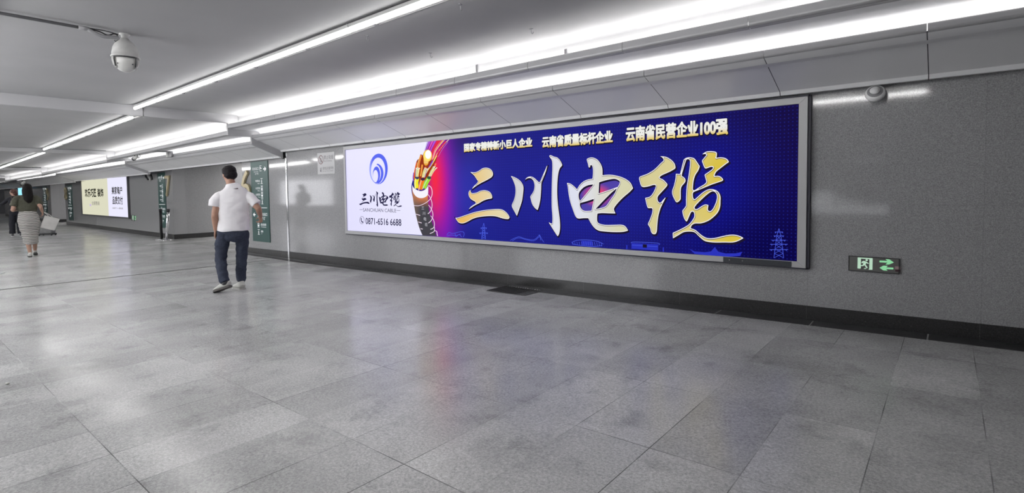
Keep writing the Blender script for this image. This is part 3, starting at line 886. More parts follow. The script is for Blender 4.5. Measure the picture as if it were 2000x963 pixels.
bm = bmesh.new(); text_mesh(bm, '0871-6516 6688', a[0], a[1], .158, y=-.0018, width=d[0] - a[0], bold=.012); fix_front(bm); objraw('phone_number', bm, E_navy, board)
def ell(cx, cy, rx, ry, a0=0, a1=360, n=40):
    return [(cx + rx * math.cos(math.radians(a0 + (a1 - a0) * i / n)), cy + ry * math.sin(math.radians(a0 + (a1 - a0) * i / n))) for i in range(n + (0 if a1 - a0 >= 360 else 1))]
LG = lambda L: [Hb(p[0] / 6.018 + 690, p[1] / 6.018 + 290) for p in L]
ring = [LG(ell(114, 837, 28, 45)), LG(ell(114, 837, 25, 41))]
hand = [LG([(100, 815), (106, 808), (112, 826), (108, 834), (114, 848), (120, 850), (130, 862), (124, 870), (112, 862), (102, 842)])]
art('phone_icon', [(ring, 0, E_navy, -.0018, (0, 0)), (hand, 0, E_navy, -.0019, (0, 0))], board)
E_logo = mat('print_logo_blue', (0, 0, 0), .4); g = NG(E_logo); b_ = g.n['Principled BSDF']; o = g.sep(g.coord('Generated'))
g.l.new(g.mix(g.rng(g.m('ADD', o[0], g.m('MULTIPLY', o[2], .3)), .05, .5, 0, 1, True), (.35, .42, .95, 1), (.02, .06, .80, 1)), b_.inputs['Emission Color']); b_.inputs['Emission Strength'].default_value = SCREEN
o1 = [LG(ell(302, 235, 109, 180)), LG(ell(297, 255, 84, 153))]
mid = [LG(ell(278, 292, 84, 120, -82, 72, 24) + ell(262, 292, 70, 112, 78, -80, 24))]
inn = [LG(ell(278, 304, 44, 98)), LG(ell(268, 320, 31, 72))]
art('logo', [(o1, 0, E_logo, -.0018, (0, 0)), (mid, 0, E_logo, -.0020, (0, 0)), (inn, 0, E_logo, -.0022, (0, 0))], board)

# picture of the cut cable with glowing strands
K1 = lambda L: [(p[0] / 9.63 + 795, p[1] / 9.63 + 265, *p[2:]) for p in L]
K2 = lambda L: [(p[0] / 9.17 + 795, p[1] / 9.17 + 360, *p[2:]) for p in L]
def strip(P, w0, w1=None, n=4):
    """ribbon of a width given in photo pixels along P, in board coordinates"""
    Q = crom([p[:2] for p in P], n) if len(P) > 2 else [p[:2] for p in P]; w1 = w0 if w1 is None else w1
    l, r = [], []
    for i, q in enumerate(Q):
        a_, b2 = Q[max(i - 1, 0)], Q[min(i + 1, len(Q) - 1)]
        dx, dy = b2[0] - a_[0], b2[1] - a_[1]; L = math.hypot(dx, dy) or 1
        ww = (w0 + (w1 - w0) * i / (len(Q) - 1)) / 2
        l.append(Hb(q[0] - dy / L * ww, q[1] + dx / L * ww)); r.append(Hb(q[0] + dy / L * ww, q[1] - dx / L * ww))
    return l + r[::-1]
E = lambda n, c_: flat_emit('print_' + n, c_)
Lc = []
def add(spl, m_, lay): Lc.append((spl, 0, m_, -.0006 - .00022 * lay, (0, 0)))
# streaks of light above
for k, (x0_, x1_, col, w_) in enumerate(((839, 829, 'lilac', 3.0), (843, 832, 'violet', 3.2), (848, 836, 'magenta', 3.4), (853, 840, 'violet', 3.6), (858, 845, 'crimson', 4), (863, 848, 'pink', 3.0), (868, 850, 'orange', 2.6))):
    cols = dict(lilac=(.55, .40, .85), violet=(.42, .10, .75), magenta=(.75, .10, .55), crimson=(.80, .02, .10), pink=(.9, .25, .40), orange=(.9, .35, .12))
    add([strip([(x0_ - 2, 275 - (x0_ - 839) * .06), ((x0_ + x1_) / 2, 283), (x1_ + 1, 297), (x1_ - 6, 330)], w_, .8)], E(col, cols[col]), 1 + k % 3)
for (P, w0, w1, col) in (([(870, 272), (862, 281), (852, 295), (846, 312)], 1.0, .6, (.95, .75, .6)), ([(878.5, 271.5), (869, 281), (858, 295), (853, 303)], 1.2, .8, (.95, .8, .55)),
                         ([(860, 273), (850, 288), (845, 300)], 5, 3, (.75, .03, .07)), ([(872, 276), (862, 289), (855, 305)], 3, 4, (.65, .02, .08)), ([(876, 277), (866, 290), (857, 306)], .8, .5, (.5, .25, .6))):
    add([strip(P, w0, w1)], E('streak_%d' % int(P[0][0] + w0 * 10), col), 4)
# inner core and strands
add([on_board(K1([(165, 640, c), (190, 480), (240, 420), (262, 350), (300, 360), (330, 400), (440, 430), (480, 460), (575, 370), (560, 470), (520, 540), (560, 600), (470, 700), (400, 800), (260, 860), (150, 860)]))], E('core_brown', (.30, .035, .012)), 5)
for (P, w0, w1, col) in (([(195, 500), (165, 640), (145, 800)], 2.2, 3, (.75, .12, .02)), ([(285, 360), (240, 520), (230, 700)], 2.2, 3, (.85, .25, .05)), ([(262, 360), (215, 520), (200, 640)], 1.2, 2, (.9, .55, .2)),
                         ([(570, 370), (500, 500), (420, 620), (370, 700)], 2.4, 2.4, (.95, .65, .2)), ([(500, 470), (425, 605)], 2.6, 2.6, (.22, .06, .65)), ([(560, 520), (500, 640), (430, 740)], 1.8, 2.6, (.90, .30, .10)),
                         ([(300, 540), (285, 660), (270, 760)], 3, 3, (.9, .35, .06)), ([(370, 580), (330, 700), (300, 800)], 3, 3, (.8, .15, .05)), ([(140, 690), (130, 780), (140, 850)], 1.6, 2.4, (.25, .1, .6))):
    add([strip(K1(P), w0, w1)], E('strand_%d' % (P[0][0] + P[0][1]), col), 6)
# insulated cores
for (P, w0, w1, col, ring_) in (([(205, 790), (190, 880), (200, 985)], 8.5, 8, (.92, .85, .03), (.05, .05, .12)), ([(312, 815), (285, 900), (262, 1010)], 8.5, 9, (.90, .20, .02), (.06, .03, .06)), ([(432, 790), (380, 880), (335, 985)], 8, 9, (.35, .75, .05), (.03, .10, .06))):
    add([strip(K1(P), w0, w1)], E('core_%d' % P[0][0], col), 7)
    add([[Hb(*q) for q in ell(K1(P)[0][0], K1(P)[0][1], 4.1, 3.0, n=20)]], E('ring_%d' % P[0][0], ring_), 8)
    add([strip(K1([(p[0] - 22, p[1] + 15) for p in P]), 1.4, 1.6)], E('gloss_%d' % P[0][0], tuple(min(1, v * .5 + .45) for v in col)), 8)
rs = random.Random(3)
for cx_, cy2, tilt in ((205, 770, .1), (325, 780, .35), (445, 760, .75)):
    for k in range(7):
        a_ = (k - 3) * 10
        P = [(cx_ + a_ * .7, cy2), (cx_ + a_ + tilt * 60, cy2 - 75 - rs.random() * 25), (cx_ + a_ * 1.1 + tilt * 130, cy2 - 140 - rs.random() * 40)]
        col = [(.95, .75, .35), (.9, .45, .1), (.25, .45, .85), (.85, .9, .3), (.95, .6, .25), (.35, .7, .3), (.95, .85, .6)][(k + int(cx_)) % 7]
        add([strip(K1(P), 1.6, 1.1)], E('wire_%d_%d' % (cx_, k), col), 9)
        q = K1([P[-1]])[0]; add([[Hb(*z) for z in ell(q[0], q[1], .9, .9, n=8)]], E('wire_tip', (.98, .92, .85)), 10)
# glow at the tip
for (rx, ry, col, lay) in ((11, 14, (.98, .55, .08), 10), (9.4, 12, (1, .80, .18), 11), (7.6, 10.4, (1, .96, .62), 12), (6.8, 9.2, (1.2, 1.2, 1.25), 13)):
    add([[Hb(*q) for q in ell(K1([(410, 350)])[0][0] - (1.2 if lay < 12 else 0), K1([(410, 350)])[0][1] + (2.5 if lay < 12 else 0), rx * .8, ry * .85, n=28)]], E('glow_%d' % lay, col), lay)
add([on_board(K1([(320, 430, c), (330, 520), (365, 560), (410, 530), (430, 430, c), (400, 440), (360, 445)]))], E('core_orange', (.85, .38, .05)), 9)
for k in range(5):
    add([strip(K1([(335 + k * 20, 430), (345 + k * 14, 520)]), .8)], E('core_light', (.98, .8, .35)), 10)
# jacket
body = K2([(108, 60, c), (118, 180), (135, 300), (160, 440), (190, 570), (230, 720), (270, 830), (310, 915, c), (555, 925, c), (520, 800), (480, 690), (440, 560), (415, 440), (402, 320), (395, 180), (400, 40, c), (330, 120), (240, 140), (160, 110)])
M_jacket = mat('print_jacket', (0, 0, 0), .5); g = NG(M_jacket); b_ = g.n['Principled BSDF']; o = g.sep(g.coord('Object'))
jz0_, jz1_ = Hb(830, 395)[1], Hb(830, 380)[1]
cj = g.mix(g.rng(o[2], jz0_ - .10, jz1_ + .05, 0, 1, True), (.018, .016, .028, 1), (.85, .22, .03, 1))
cj = g.mix(g.rng(o[0], Hb(812, 400)[0], Hb(826, 410)[0], .55, 0, True), cj, (.16, .10, .06, 1))
g.l.new(cj, b_.inputs['Emission Color']); b_.inputs['Emission Strength'].default_value = SCREEN
add([on_board(body)], M_jacket, 14)
add([on_board(K2([(112, 10, c), (140, 60), (200, 100), (270, 118), (340, 95), (385, 45), (402, 5, c), (400, 90), (395, 180), (350, 225), (290, 245), (220, 235), (160, 190), (120, 110)]))], E('jacket_white', (.93, .90, .98)), 15)
for P in ([(140, 375), (230, 382), (320, 350), (400, 300), (455, 235), (472, 150), (455, 60), (410, 20)], [(185, 530), (260, 555)], [(225, 670), (290, 690)], [(268, 790), (310, 800)],
          [(400, 180), (440, 240), (470, 330), (468, 420), (440, 490), (400, 525)], [(410, 370), (460, 440), (490, 530), (480, 610), (440, 670), (410, 690)], [(450, 560), (500, 630), (520, 720), (500, 780), (450, 805)], [(520, 760), (515, 840), (440, 880)], [(520, 830), (560, 840), (570, 890), (580, 925)]):
    add([strip(K2(P), .9, 1.3)], E('spark', (.95, .80, .95)), 16)
bmz = None
cab = art('cable_picture', Lc, board)
# the small characters running down the jacket
p0, p1 = Hb(826, 405), Hb(833, 438)
for i, ch in enumerate('三川电缆'):
    f = i / 3; bm = bmesh.new()
    text_mesh(bm, ch, p0[0] + (p1[0] - p0[0]) * f, p0[1] + (p1[1] - p0[1]) * f - .03, .062, y=-.0046, width=.062); fix_front(bm); objraw('jacket_lettering', bm, flat_emit('print_jacket_text', (.55, .55, .6)), board)

# line drawings along the lower edge
E_draw = flat_emit('print_line_blue', (.07, .11, .75)); E_draw2 = flat_emit('print_fill_blue', (.025, .035, .50))
Ld = []
def dl(P, w_=.9, m_=None, lay=0): Ld.append(([strip(P, w_, n=3)], 0, m_ or E_draw, -.0007 - .0002 * lay, (0, 0)))
def flush():
    global Ld
    if Ld: art('city_drawing', Ld, board)
    Ld = []
def pyl(cx_, top, bot, w_, arms):
    dl([(cx_, top), (cx_ - w_ * .12, top + (bot - top) * .25)]); dl([(cx_, top), (cx_ + w_ * .12, top + (bot - top) * .25)])
    dl([(cx_ - w_ * .12, top + (bot - top) * .25), (cx_ - w_ * .28, bot)]); dl([(cx_ + w_ * .12, top + (bot - top) * .25), (cx_ + w_ * .28, bot)])
    n_ = 5
    for k in range(n_):
        ya = top + (bot - top) * (.25 + .75 * k / n_); yb_ = top + (bot - top) * (.25 + .75 * (k + 1) / n_)
        wa = w_ * (.12 + .16 * k / n_); wb = w_ * (.12 + .16 * (k + 1) / n_)
        dl([(cx_ - wa, ya), (cx_ + wb, yb_)], .7); dl([(cx_ + wa, ya), (cx_ - wb, yb_)], .7)
    for (f, hw) in arms:
        y = top + (bot - top) * f
        dl([(cx_ - hw, y), (cx_ + hw, y)], 1.0)
        for s in (-1, 1): dl([(cx_ + s * hw * .8, y), (cx_ + s * hw * .8, y + 2.2)], 1.4)
pyl(1523.5, 449, 506, 34, ((.12, 8), (.25, 10), (.40, 14), (.54, 17), (.72, 18))); flush()
pyl(948, 436, 467, 14, ((.30, 6), (.62, 8.5))); flush()
for P in ([(1000, 470), (1016, 463), (1030, 467), (1046, 469), (1056, 461), (1057, 459), (1062, 468), (1066, 474)], [(1004, 471), (1016, 465), (1032, 469), (1047, 471), (1057, 463), (1060, 470)]): dl(P, .8)
flush()
for P in ([(876, 459), (880, 454), (886, 456), (893, 455), (900, 453), (908, 453), (910, 458), (908, 463)], [(876, 461), (884, 459), (894, 460), (903, 457)], [(892, 456), (894, 462), (900, 458), (905, 463)]): dl(P, .9)
flush()
dl([(1120, 475), (1130, 470.5), (1150, 469.5), (1172, 473), (1182, 478)], 1.0); dl([(1121, 477), (1135, 480), (1160, 482.5), (1180, 481)], .9)
Ld.append(([[Hb(*p) for p in [(1139, 471), (1160, 472), (1162, 481.5), (1140, 479.5)]]], 0, E_draw2, -.0006, (0, 0)))
for k in range(14): dl([(1122 + k * 4.3, 472.5 + abs(k - 6) * .35), (1123 + k * 4.3, 479 + k * .2)], .7)
flush()
Ld.append(([[Hb(*p) for p in [(1237, 476), (1289, 479), (1289, 491), (1237, 487)]]], 0, E_draw2, -.0006, (0, 0)))
dl([(1236, 476), (1243, 474), (1288, 476.5), (1290, 480)], 1.0); dl([(1238, 480), (1288, 483.5)], .8)
Ld.append(([[Hb(*p) for p in [(1259, 478.5), (1267, 479), (1267, 485.5), (1259, 485)]]], 0, E_shadow, -.0010, (0, 0)))
for x_ in (1228, 1299): dl([(x_, 480 + (x_ - 1228) * .07), (x_, 488 + (x_ - 1228) * .07)], 2.4, E_draw2)
flush()
Ld.append(([[Hb(*p) for p in [(1350, 488), (1360, 493), (1380, 494.5), (1392, 493), (1399, 484.5), (1406, 493.5), (1420, 497), (1440, 497), (1453, 494), (1448, 502), (1425, 503.5), (1380, 500), (1360, 497.5)]]], 0, E_draw2, -.0006, (0, 0)))
flush()
# dark cover plate in the lower frame
a, d = Hb(1417, 506), Hb(1549, 519)
bm = bmesh.new(); box(bm, a[0], d[0], -.026, -.018, -.056, -.004); bevel(bm, .002, 1)
o = obj('cover_plate', bm, mat('cover_plate', (.045, .05, .06), .35), board); o['label'] = 'dark cover plate in the lower frame'
for f in (.1, .3):
  bm = bmesh.new(); box(bm, a[0] + (d[0] - a[0]) * f - .006, a[0] + (d[0] - a[0]) * f + .006, -.029, -.025, -.034, -.024); obj('screw', bm, M_steel, board)

# second lightbox, farther down the corridor
AX0, AX1, AZ0, AZ1 = -29.86, -23.2, .487, 1.985
ad = thing('billboard', 'smaller cream and white lit billboard with black Chinese text on the farther wall', 'billboard', (AX0, Y2 - .04, AZ0))
AW, AH = AX1 - AX0, AZ1 - AZ0
Ha = homography([(158, 352.8), (246.6, 346.2), (252, 426), (162, 416)], [(0, AH), (AW, AH), (AW, 0), (0, 0)])
sx = (Ha(208, 350)[0] + Ha(211.5, 420)[0]) / 2
bm = bmesh.new(); box(bm, 0, sx, 0, .03, 0, AH); o = obj('screen', bm, flat_emit('print_cream', (.72, .71, .54)), ad); o['label'] = 'cream coloured left field'
bm = bmesh.new(); box(bm, sx, AW, 0, .03, 0, AH); o = obj('screen', bm, flat_emit('print_pale', (.80, .79, .97), 1.05), ad); o['label'] = 'bluish white right field'
frame_profiles(ad, AW, AH, .10, .10, .05, .05, -.02, .038, mat('frame_dark_aluminium', (.12, .12, .13), .4, metal=.4))
E_ink = flat_emit('print_ink', (.02, .02, .015)); E_ink2 = flat_emit('print_ink_grey', (.30, .29, .25))
def adt(s, x0_, x1_, y0_, y1_, m_, bold=.03):
    a, d = Ha(x0_, y1_), Ha(x1_, y1_); t_ = Ha(x0_, y0_)
    sg = [((p[0] + a[0], p[1] + a[1]), (q[0] + a[0], q[1] + a[1])) for p, q in text_segs(s, (t_[1] - a[1]) * 1.02, d[0] - a[0])]
    art('headline' if bold > .02 else 'small_text', [(contours(sg, (bold * .25,), .006 if bold > .02 else .004)[0], 0, m_, -.002, (0, 0))], ad)
adt('欢乐巧匠', 166, 187, 368, 384, E_ink, .05); adt('装饰', 190, 201, 368, 384, E_ink, .05)
adt('全屋整装', 179, 194, 392, 399.5, E_ink2, .01); adt('www', 175, 178, 393, 402, flat_emit('print_lilac', (.6, .45, .8)), .01)
adt('美家每户', 217.5, 238, 365, 380, E_ink, .03); adt('品质交付', 219.5, 239.5, 383.5, 399, E_ink, .03)
adt('0871-888', 219, 240, 404, 408, E_ink2, .005)

# left wall posters mirrored in the granite, plus two panels added for fill light
def poster(x0_, x1_, z0_, z1_, m_, label):
    t = thing('poster_lightbox', label, 'lightbox', ((x0_ + x1_) / 2, -2.66 + .05, z0_))
    W = x1_ - x0_
    bm = bmesh.new(); box(bm, -W / 2, W / 2, -.03, 0, 0, z1_ - z0_); obj('screen', bm, m_, t)
    bm = bmesh.new()
    for q in ((-W / 2 - .06, -W / 2, -.06, z1_ - z0_ + .06), (W / 2, W / 2 + .06, -.06, z1_ - z0_ + .06), (-W / 2, W / 2, -.06, 0), (-W / 2, W / 2, z1_ - z0_, z1_ - z0_ + .06)):
        box(bm, q[0], q[1], -.05, .02, q[2], q[3])
    obj('frame', bm, M_frame, t)
    return t
poster(-27.5, -22.5, .7, 2.1, mat('poster_white', (.85, .85, .9), emit=2.5), 'white lit poster on the left wall far down')
poster(-18.5, -13.0, .7, 2.1, mat('fill_panel_grey', (.85, .86, .88), emit=2), 'added pale fill light panel on the left wall halfway down')  # unseen panel added to fill the corridor with light
poster(-11.3, -6.3, .75, 2.15, mat('fill_panel_pearl', (.86, .87, .9), emit=4), 'added pale fill light panel on the left wall opposite the big billboard')  # unseen panel added to brighten the wall and floor opposite
# unlit frame; its name and skyline print glow only to mirror in the granite
t = poster(-3.4, -.6, .60, 2.2, mat('poster_dark', (.05, .05, .055), .4), 'dark poster frame with pale skyline on the left wall behind the camera')
M_pp = mat('poster_glow_print', (.8, .82, .85), emit=1.6)  # glow put into the print so its reflection shows
bm = bmesh.new(); text_mesh(bm, 'Asiaray', -.45, 0, .20, width=.62); bmesh.ops.rotate(bm, verts=bm.verts, matrix=Matrix.Rotation(PI, 3, 'Z'))
for v in bm.verts: v.co += V3_((.45, .004, 1.22))
objraw('lettering', bm, M_pp, t)
sk = [(-1.2, .0)]
rs = random.Random(5); x_ = -1.2
while x_ < .35:
    h_ = .12 + .45 * rs.random() * (1 if x_ < -.4 else .35); sk += [(x_, h_), (x_ + .09, h_)]; x_ += .10
    sk += [(x_, .08)]
sk += [(.35, 0)]
bm = bmesh.new(); extrude_y(bm, sk, .001, .004)
for v in bm.verts: v.co += V3_((.60, 0, .10))
obj('skyline_print', bm, M_pp, t)

# ------------------------------------------------------------------ signs and fittings on the walls
M_green = mat('sign_green', srgb(52, 88, 84), .35)
M_signw = mat('sign_white', (.82, .84, .86), .4, emit=.62)
def rect(x0, x1, z0, z1): return [(x0, z0), (x1, z0), (x1, z1), (x0, z1)]
def arrow(cx, cz, s, right=True):
    P = [(-.5, -.10), (.05, -.10), (-.12, -.34), (.10, -.34), (.5, 0), (.10, .34), (-.12, .34), (.05, .10), (-.5, .10)]
    return [((p[0] if right else -p[0]) * s + cx, p[1] * s + cz) for p in P]
def directory_sign(loc, W, Hh, label):
    t = thing('directory_sign', label, 'sign', loc, 0)
    bm = bmesh.new(); box(bm, 0, W, 0, .02, 0, Hh); bevel(bm, .003, 1); obj('panel', bm, M_green, t)
    def tx(s, u, v, h, align='LEFT', width=None):
        bm = bmesh.new(); text_mesh(bm, s, u * W, (1 - v) * Hh, h * Hh, y=-.0015, align=align, width=width); fix_front(bm); objraw('lettering', bm, M_signw, t)
    def pict(u, v, kind):
        cx, cz, r = u * W, (1 - v) * Hh, .030 * Hh
        L = [rect(cx - r * .9, cx + r * .9, cz + r * .96, cz + r * 1.12), rect(cx - r * .9, cx + r * .9, cz - r * 1.12, cz - r * .96)]
        if kind == 'door': L += [rect(cx - r * .8, cx - r * .5, cz - r * .7, cz + r * .7), rect(cx + r * .1, cx + r * .8, cz - r * .2, cz + r * .2), ell(cx - r * .1, cz + r * .3, r * .25, r * .3, n=10)]
        if kind == 'bus': L += [rect(cx - r * .7, cx + r * .7, cz - r * .5, cz + r * .7), rect(cx - r * .55, cx + r * .55, cz + r * .05, cz + r * .5), rect(cx - r * .5, cx - r * .2, cz - r * .8, cz - r * .52), rect(cx + r * .2, cx + r * .5, cz - r * .8, cz - r * .52)]
        if kind == 'man': L += [ell(cx, cz + r * .5, r * .2, r * .2, n=10), rect(cx - r * .28, cx + r * .28, cz - r * .3, cz + r * .25), rect(cx - r * .25, cx - r * .04, cz - r * .85, cz - r * .3), rect(cx + r * .04, cx + r * .25, cz - r * .85, cz - r * .3)]
        art('pictogram', [(L, 0, M_signw, -.0015, (0, 0))], t)
    cw = .040
    art('arrow', [([arrow(.84 * W, .90 * Hh, .17 * W)], 0, M_signw, -.0015, (0, 0))], t)
    tx('北出站口', .10, .108, cw, width=.38 * W); pict(.60, .09, 'door'); tx('North Exit', .2, .135, .018, width=.26 * W); tx('北广场', .26, .165, .022, width=.2 * W)
    for s, e, v, k in (('地铁站', 'Metro', .235, 'man'), ('公交站', 'Bus', .325, 'bus'), ('出租车', 'Taxi', .405, 'bus'), ('停车场', 'Parking', .485, 'man')):
        tx(s, .27, v + .022, .030, width=.27 * W); tx(e, .40, v + .046, .015, width=.13 * W); pict(.64, v + .012, k)
    art('divider', [([rect(.09 * W, .90 * W, .420 * Hh, .426 * Hh)], 0, M_signw, -.0015, (0, 0))], t)
    art('arrow', [([arrow(.14 * W, .335 * Hh, .15 * W, False)], 0, M_signw, -.0015, (0, 0))], t)
    tx('南出站口', .52, .675, cw, width=.38 * W); pict(.40, .66, 'door'); tx('South Exit', .53, .70, .018, width=.25 * W); tx('南广场', .54, .728, .024, width=.2 * W)
    tx('进站售票', .50, .80, .032, width=.32 * W); tx('Tickets', .52, .82, .015, width=.3 * W); pict(.37, .79, 'bus')
    tx('厕所', .50, .885, .030, width=.14 * W); tx('WC', .52, .905, .014); pict(.37, .88, 'man')
    return t
directory_sign((-12.56, WY - .02, .205), .83, 1.842, 'tall green directory sign strip on the wall beside the walking man')
directory_sign((-20.02, Y2 - .02, .23), .66, 1.80, 'tall green directory sign strip behind the two barrier posts')
directory_sign((-32.7, Y2 - .02, .145), .85, 1.68, 'green directory sign strip left of the cream billboard')
directory_sign((-38.5, Y3 - .02, .32), .95, 1.53, 'farthest green directory sign strip, just right of the woman in green')

M_brass = mat('numeral_brass', srgb(196, 184, 150), .35, metal=.55, ncol=.05, nscale=8)
def numeral(ch, x, y, z, w_, h, label):
    t = thing('wall_numeral', label, 'number', (x, y, z), 0)
    bm = bmesh.new()
    sg = text_segs(ch, h * 1.38, None)
    xs_ = [p[0] for s in sg for p in s]; zs_ = [p[1] for s in sg for p in s]
    kx_, kz_ = w_ / max(xs_), h / max(zs_)
    sg = [((a[0] * kx_, a[1] * kz_), (b[0] * kx_, b[1] * kz_)) for a, b in sg]
    lp = contours(sg, (.0005,), .005)[0]
    cu = bpy.data.curves.new('tmp', 'CURVE'); cu.dimensions = '2D'; cu.fill_mode = 'BOTH'; cu.extrude = .022
    for sp in lp:
        s_ = cu.splines.new('POLY'); s_.points.add(len(sp) - 1)
        for i, p in enumerate(sp): s_.points[i].co = (p[0], p[1], 0, 1)
        s_.use_cyclic_u = True
    o = bpy.data.objects.new('tmp', cu); C.objects.link(o)
    tm = bpy.data.meshes.new_from_object(o.evaluated_get(bpy.context.evaluated_depsgraph_get()))
    bpy.data.objects.remove(o)
    for v in tm.vertices: v.co = Vector((v.co.x, -v.co.z - .035, v.co.y))
    tm.flip_normals() if False else None
    tm.materials.clear(); finish('numeral_body', tm, M_brass, t)
    bm = bmesh.new()
    for fx, fz_ in ((.5, .1), (.5, .93)): tube(bm, [(w_ * fx, -.03, h * fz_), (w_ * fx, 0, h * fz_)], .008)
    obj('standoff', bm, M_steel, t)
numeral('6', -13.02, WY, 1.13, .46, .73, 'brass number 6 on the wall left of the nearest green sign')
numeral('7', -19.27, Y2, 1.25, .40, .66, 'brass number 7 on the wall right of the barrier posts')
numeral('8', -33.25, Y2, 1.10, .44, .62, 'small distant brass number 8 left of the third green sign')
numeral('9', -37.45, Y3, 1.07, .42, .66, 'distant brass number 9 beside the farthest green sign')

# no-smoking plate
t = thing('notice_plate', 'translucent no smoking notice plate left of the big billboard', 'sign', (-9.67, WY - .008, 1.675))
bm = bmesh.new(); box(bm, 0, .61, 0, .008, 0, .42); bevel(bm, .002, 1); obj('plate', bm, mat('notice_plate', (.56, .56, .57), .3), t)
M_txt = mat('notice_text', (.16, .15, .17), .5); M_redt = mat('notice_red', (.17, .07, .08), .5)
cx_, cz_, r_ = .13, .285, .088
cig = [rect(cx_ - .012, cx_ + .012, cz_ - .06, cz_ + .03)]
bar = [[(cx_ - .06, cz_ + .05), (cx_ - .05, cz_ + .062), (cx_ + .06, cz_ - .05), (cx_ + .05, cz_ - .062)]]
art('pictogram', [([ell(cx_, cz_, r_, r_), ell(cx_, cz_, r_ - .013, r_ - .013)], 0, M_redt, -.001, (0, 0)), (cig, 0, M_txt, -.0012, (0, 0)), (bar, 0, M_redt, -.0014, (0, 0))], t)
for s, x_, z_, h_, w_ in (('禁止吸烟', .235, .285, .085, .33), ('No Smoking', .24, .235, .035, .27), ('请勿乱扔废弃物', .185, .085, .062, .38), ('Do Not Throw Rubbish', .19, .05, .028, .37)):
    bm = bmesh.new(); text_mesh(bm, s, x_, z_, h_, y=-.001, width=w_); fix_front(bm); objraw('lettering', bm, M_txt, t)
art('pictogram', [([[(.09, .05), (.125, .05), (.12, .10), (.095, .10)], ell(.107, .118, .012, .012, n=10), rect(.140, .152, .045, .135)], 0, M_txt, -.001, (0, 0))], t)

# emergency exit signs
M_glow = mat('exit_green', srgb(150, 226, 170), emit=.46); M_glow2 = mat('exit_green_pale', srgb(196, 232, 205), emit=.46)  # signs are not lit; a slight glow is put into their print
M_plate = mat('exit_plate', (.20, .20, .19), .3, metal=.6)
def exit_sign(loc, W, Hh, label, cat='sign'):
    t = thing('exit_sign', label, cat, loc)
    k = Hh / .125
    bm = bmesh.new(); box(bm, 0, W, 0, .014, 0, Hh); bevel(bm, .002, 1); obj('plate', bm, M_plate, t)
    bm = bmesh.new()
    for q in ((-.004, 0, -.004, Hh + .004), (W, W + .005, -.004, Hh + .004), (0, W, -.004, 0), (0, W, Hh, Hh + .003)): box(bm, q[0], q[1], -.004, .014, q[2], q[3])
    obj('rim', bm, M_dark, t)
    P = lambda L: [((p[0] - 140) / 1610 * .375 * k, .118 * k - (p[1] - 200 - (p[0] - 140) * .05) / 480 * .125 * k + .003 * k) for p in L]
    run = [P(ell(700, 312, 38, 32, n=14)), P([(600, 340), (660, 350), (700, 370), (770, 420), (750, 440), (690, 410), (670, 460), (740, 570), (700, 585), (630, 480), (600, 515), (500, 520), (500, 490), (580, 480), (600, 400), (560, 420), (535, 410), (560, 355)])]
    door = [P([(415, 225), (885, 245), (885, 635), (755, 630), (785, 600), (785, 280), (520, 265), (520, 590), (500, 605), (415, 600)])]
    art('running_man', [(door, 0, M_glow2, -.001, (0, 0)), (run, 0, M_glow2, -.0014, (0, 0)), ([P([(605, 610), (650, 580), (690, 590), (690, 612)])], 0, M_glow2, -.0012, (0, 0))], t)
    if W > .3:
        art('arrow', [([P([(1095, 318), (1340, 325), (1270, 268), (1390, 275), (1530, 375), (1380, 450), (1275, 448), (1340, 388), (1095, 380)])], 0, M_glow, -.001, (0, 0))], t)
        art('arrow', [([P([(1100, 560), (1220, 485), (1355, 488), (1300, 540), (1520, 545), (1520, 605), (1300, 600), (1350, 650), (1220, 645)])], 0, M_glow, -.001, (0, 0))], t)
        art('maker_label', [([P([(1560, 500), (1725, 510), (1725, 600), (1560, 595)])], 0, mat('label_pink', (.42, .30, .30), .5), -.001, (0, 0)), ([P([(1575, 602), (1725, 606), (1725, 680), (1575, 675)])], 0, mat('label_maroon', (.06, .02, .03), .5), -.001, (0, 0))], t)
    return t
exit_sign((-.688, WY - .016, .552), .367, .128, 'green exit sign with two arrows low on the wall, right of the billboard')
exit_sign((-22.98, Y2 - .016, .37), .40 * .5 + .1, .20, 'small green exit sign below the right corner of the cream billboard')

# round sounder under the soffit
t = thing('ceiling_sounder', 'round white plastic sounder under the soffit at upper right', 'alarm', (-.506, 5.53, 2.13), 0)
t.rotation_euler = (math.radians(62), 0, 0)
bm = bmesh.new(); lathe(bm, [(.001, .0), (.045, .0), (.066, .006), (.074, .020), (.076, .040), (.070, .055), (.001, .056)]); bmesh.ops.rotate(bm, verts=bm.verts, matrix=Matrix.Rotation(PI, 3, 'X')); obj('housing', bm, mat('sounder_white', (.9, .9, .9), .3), t, True)
bm = bmesh.new(); lathe(bm, [(.001, .001), (.030, .001), (.038, .012), (.001, .016)]); obj('grille', bm, mat('sounder_cap', (.95, .95, .95), .3), t, True)
bm = bmesh.new(); lathe(bm, [(.040, -.004), (.058, -.006), (.058, -.001), (.040, .001)]); obj('slot', bm, M_grey, t, True)
bm = bmesh.new(); tube(bm, [(0, .0, -.05), (0, .02, -.09)], .03, seg=14); obj('mount', bm, M_lite, t, True)

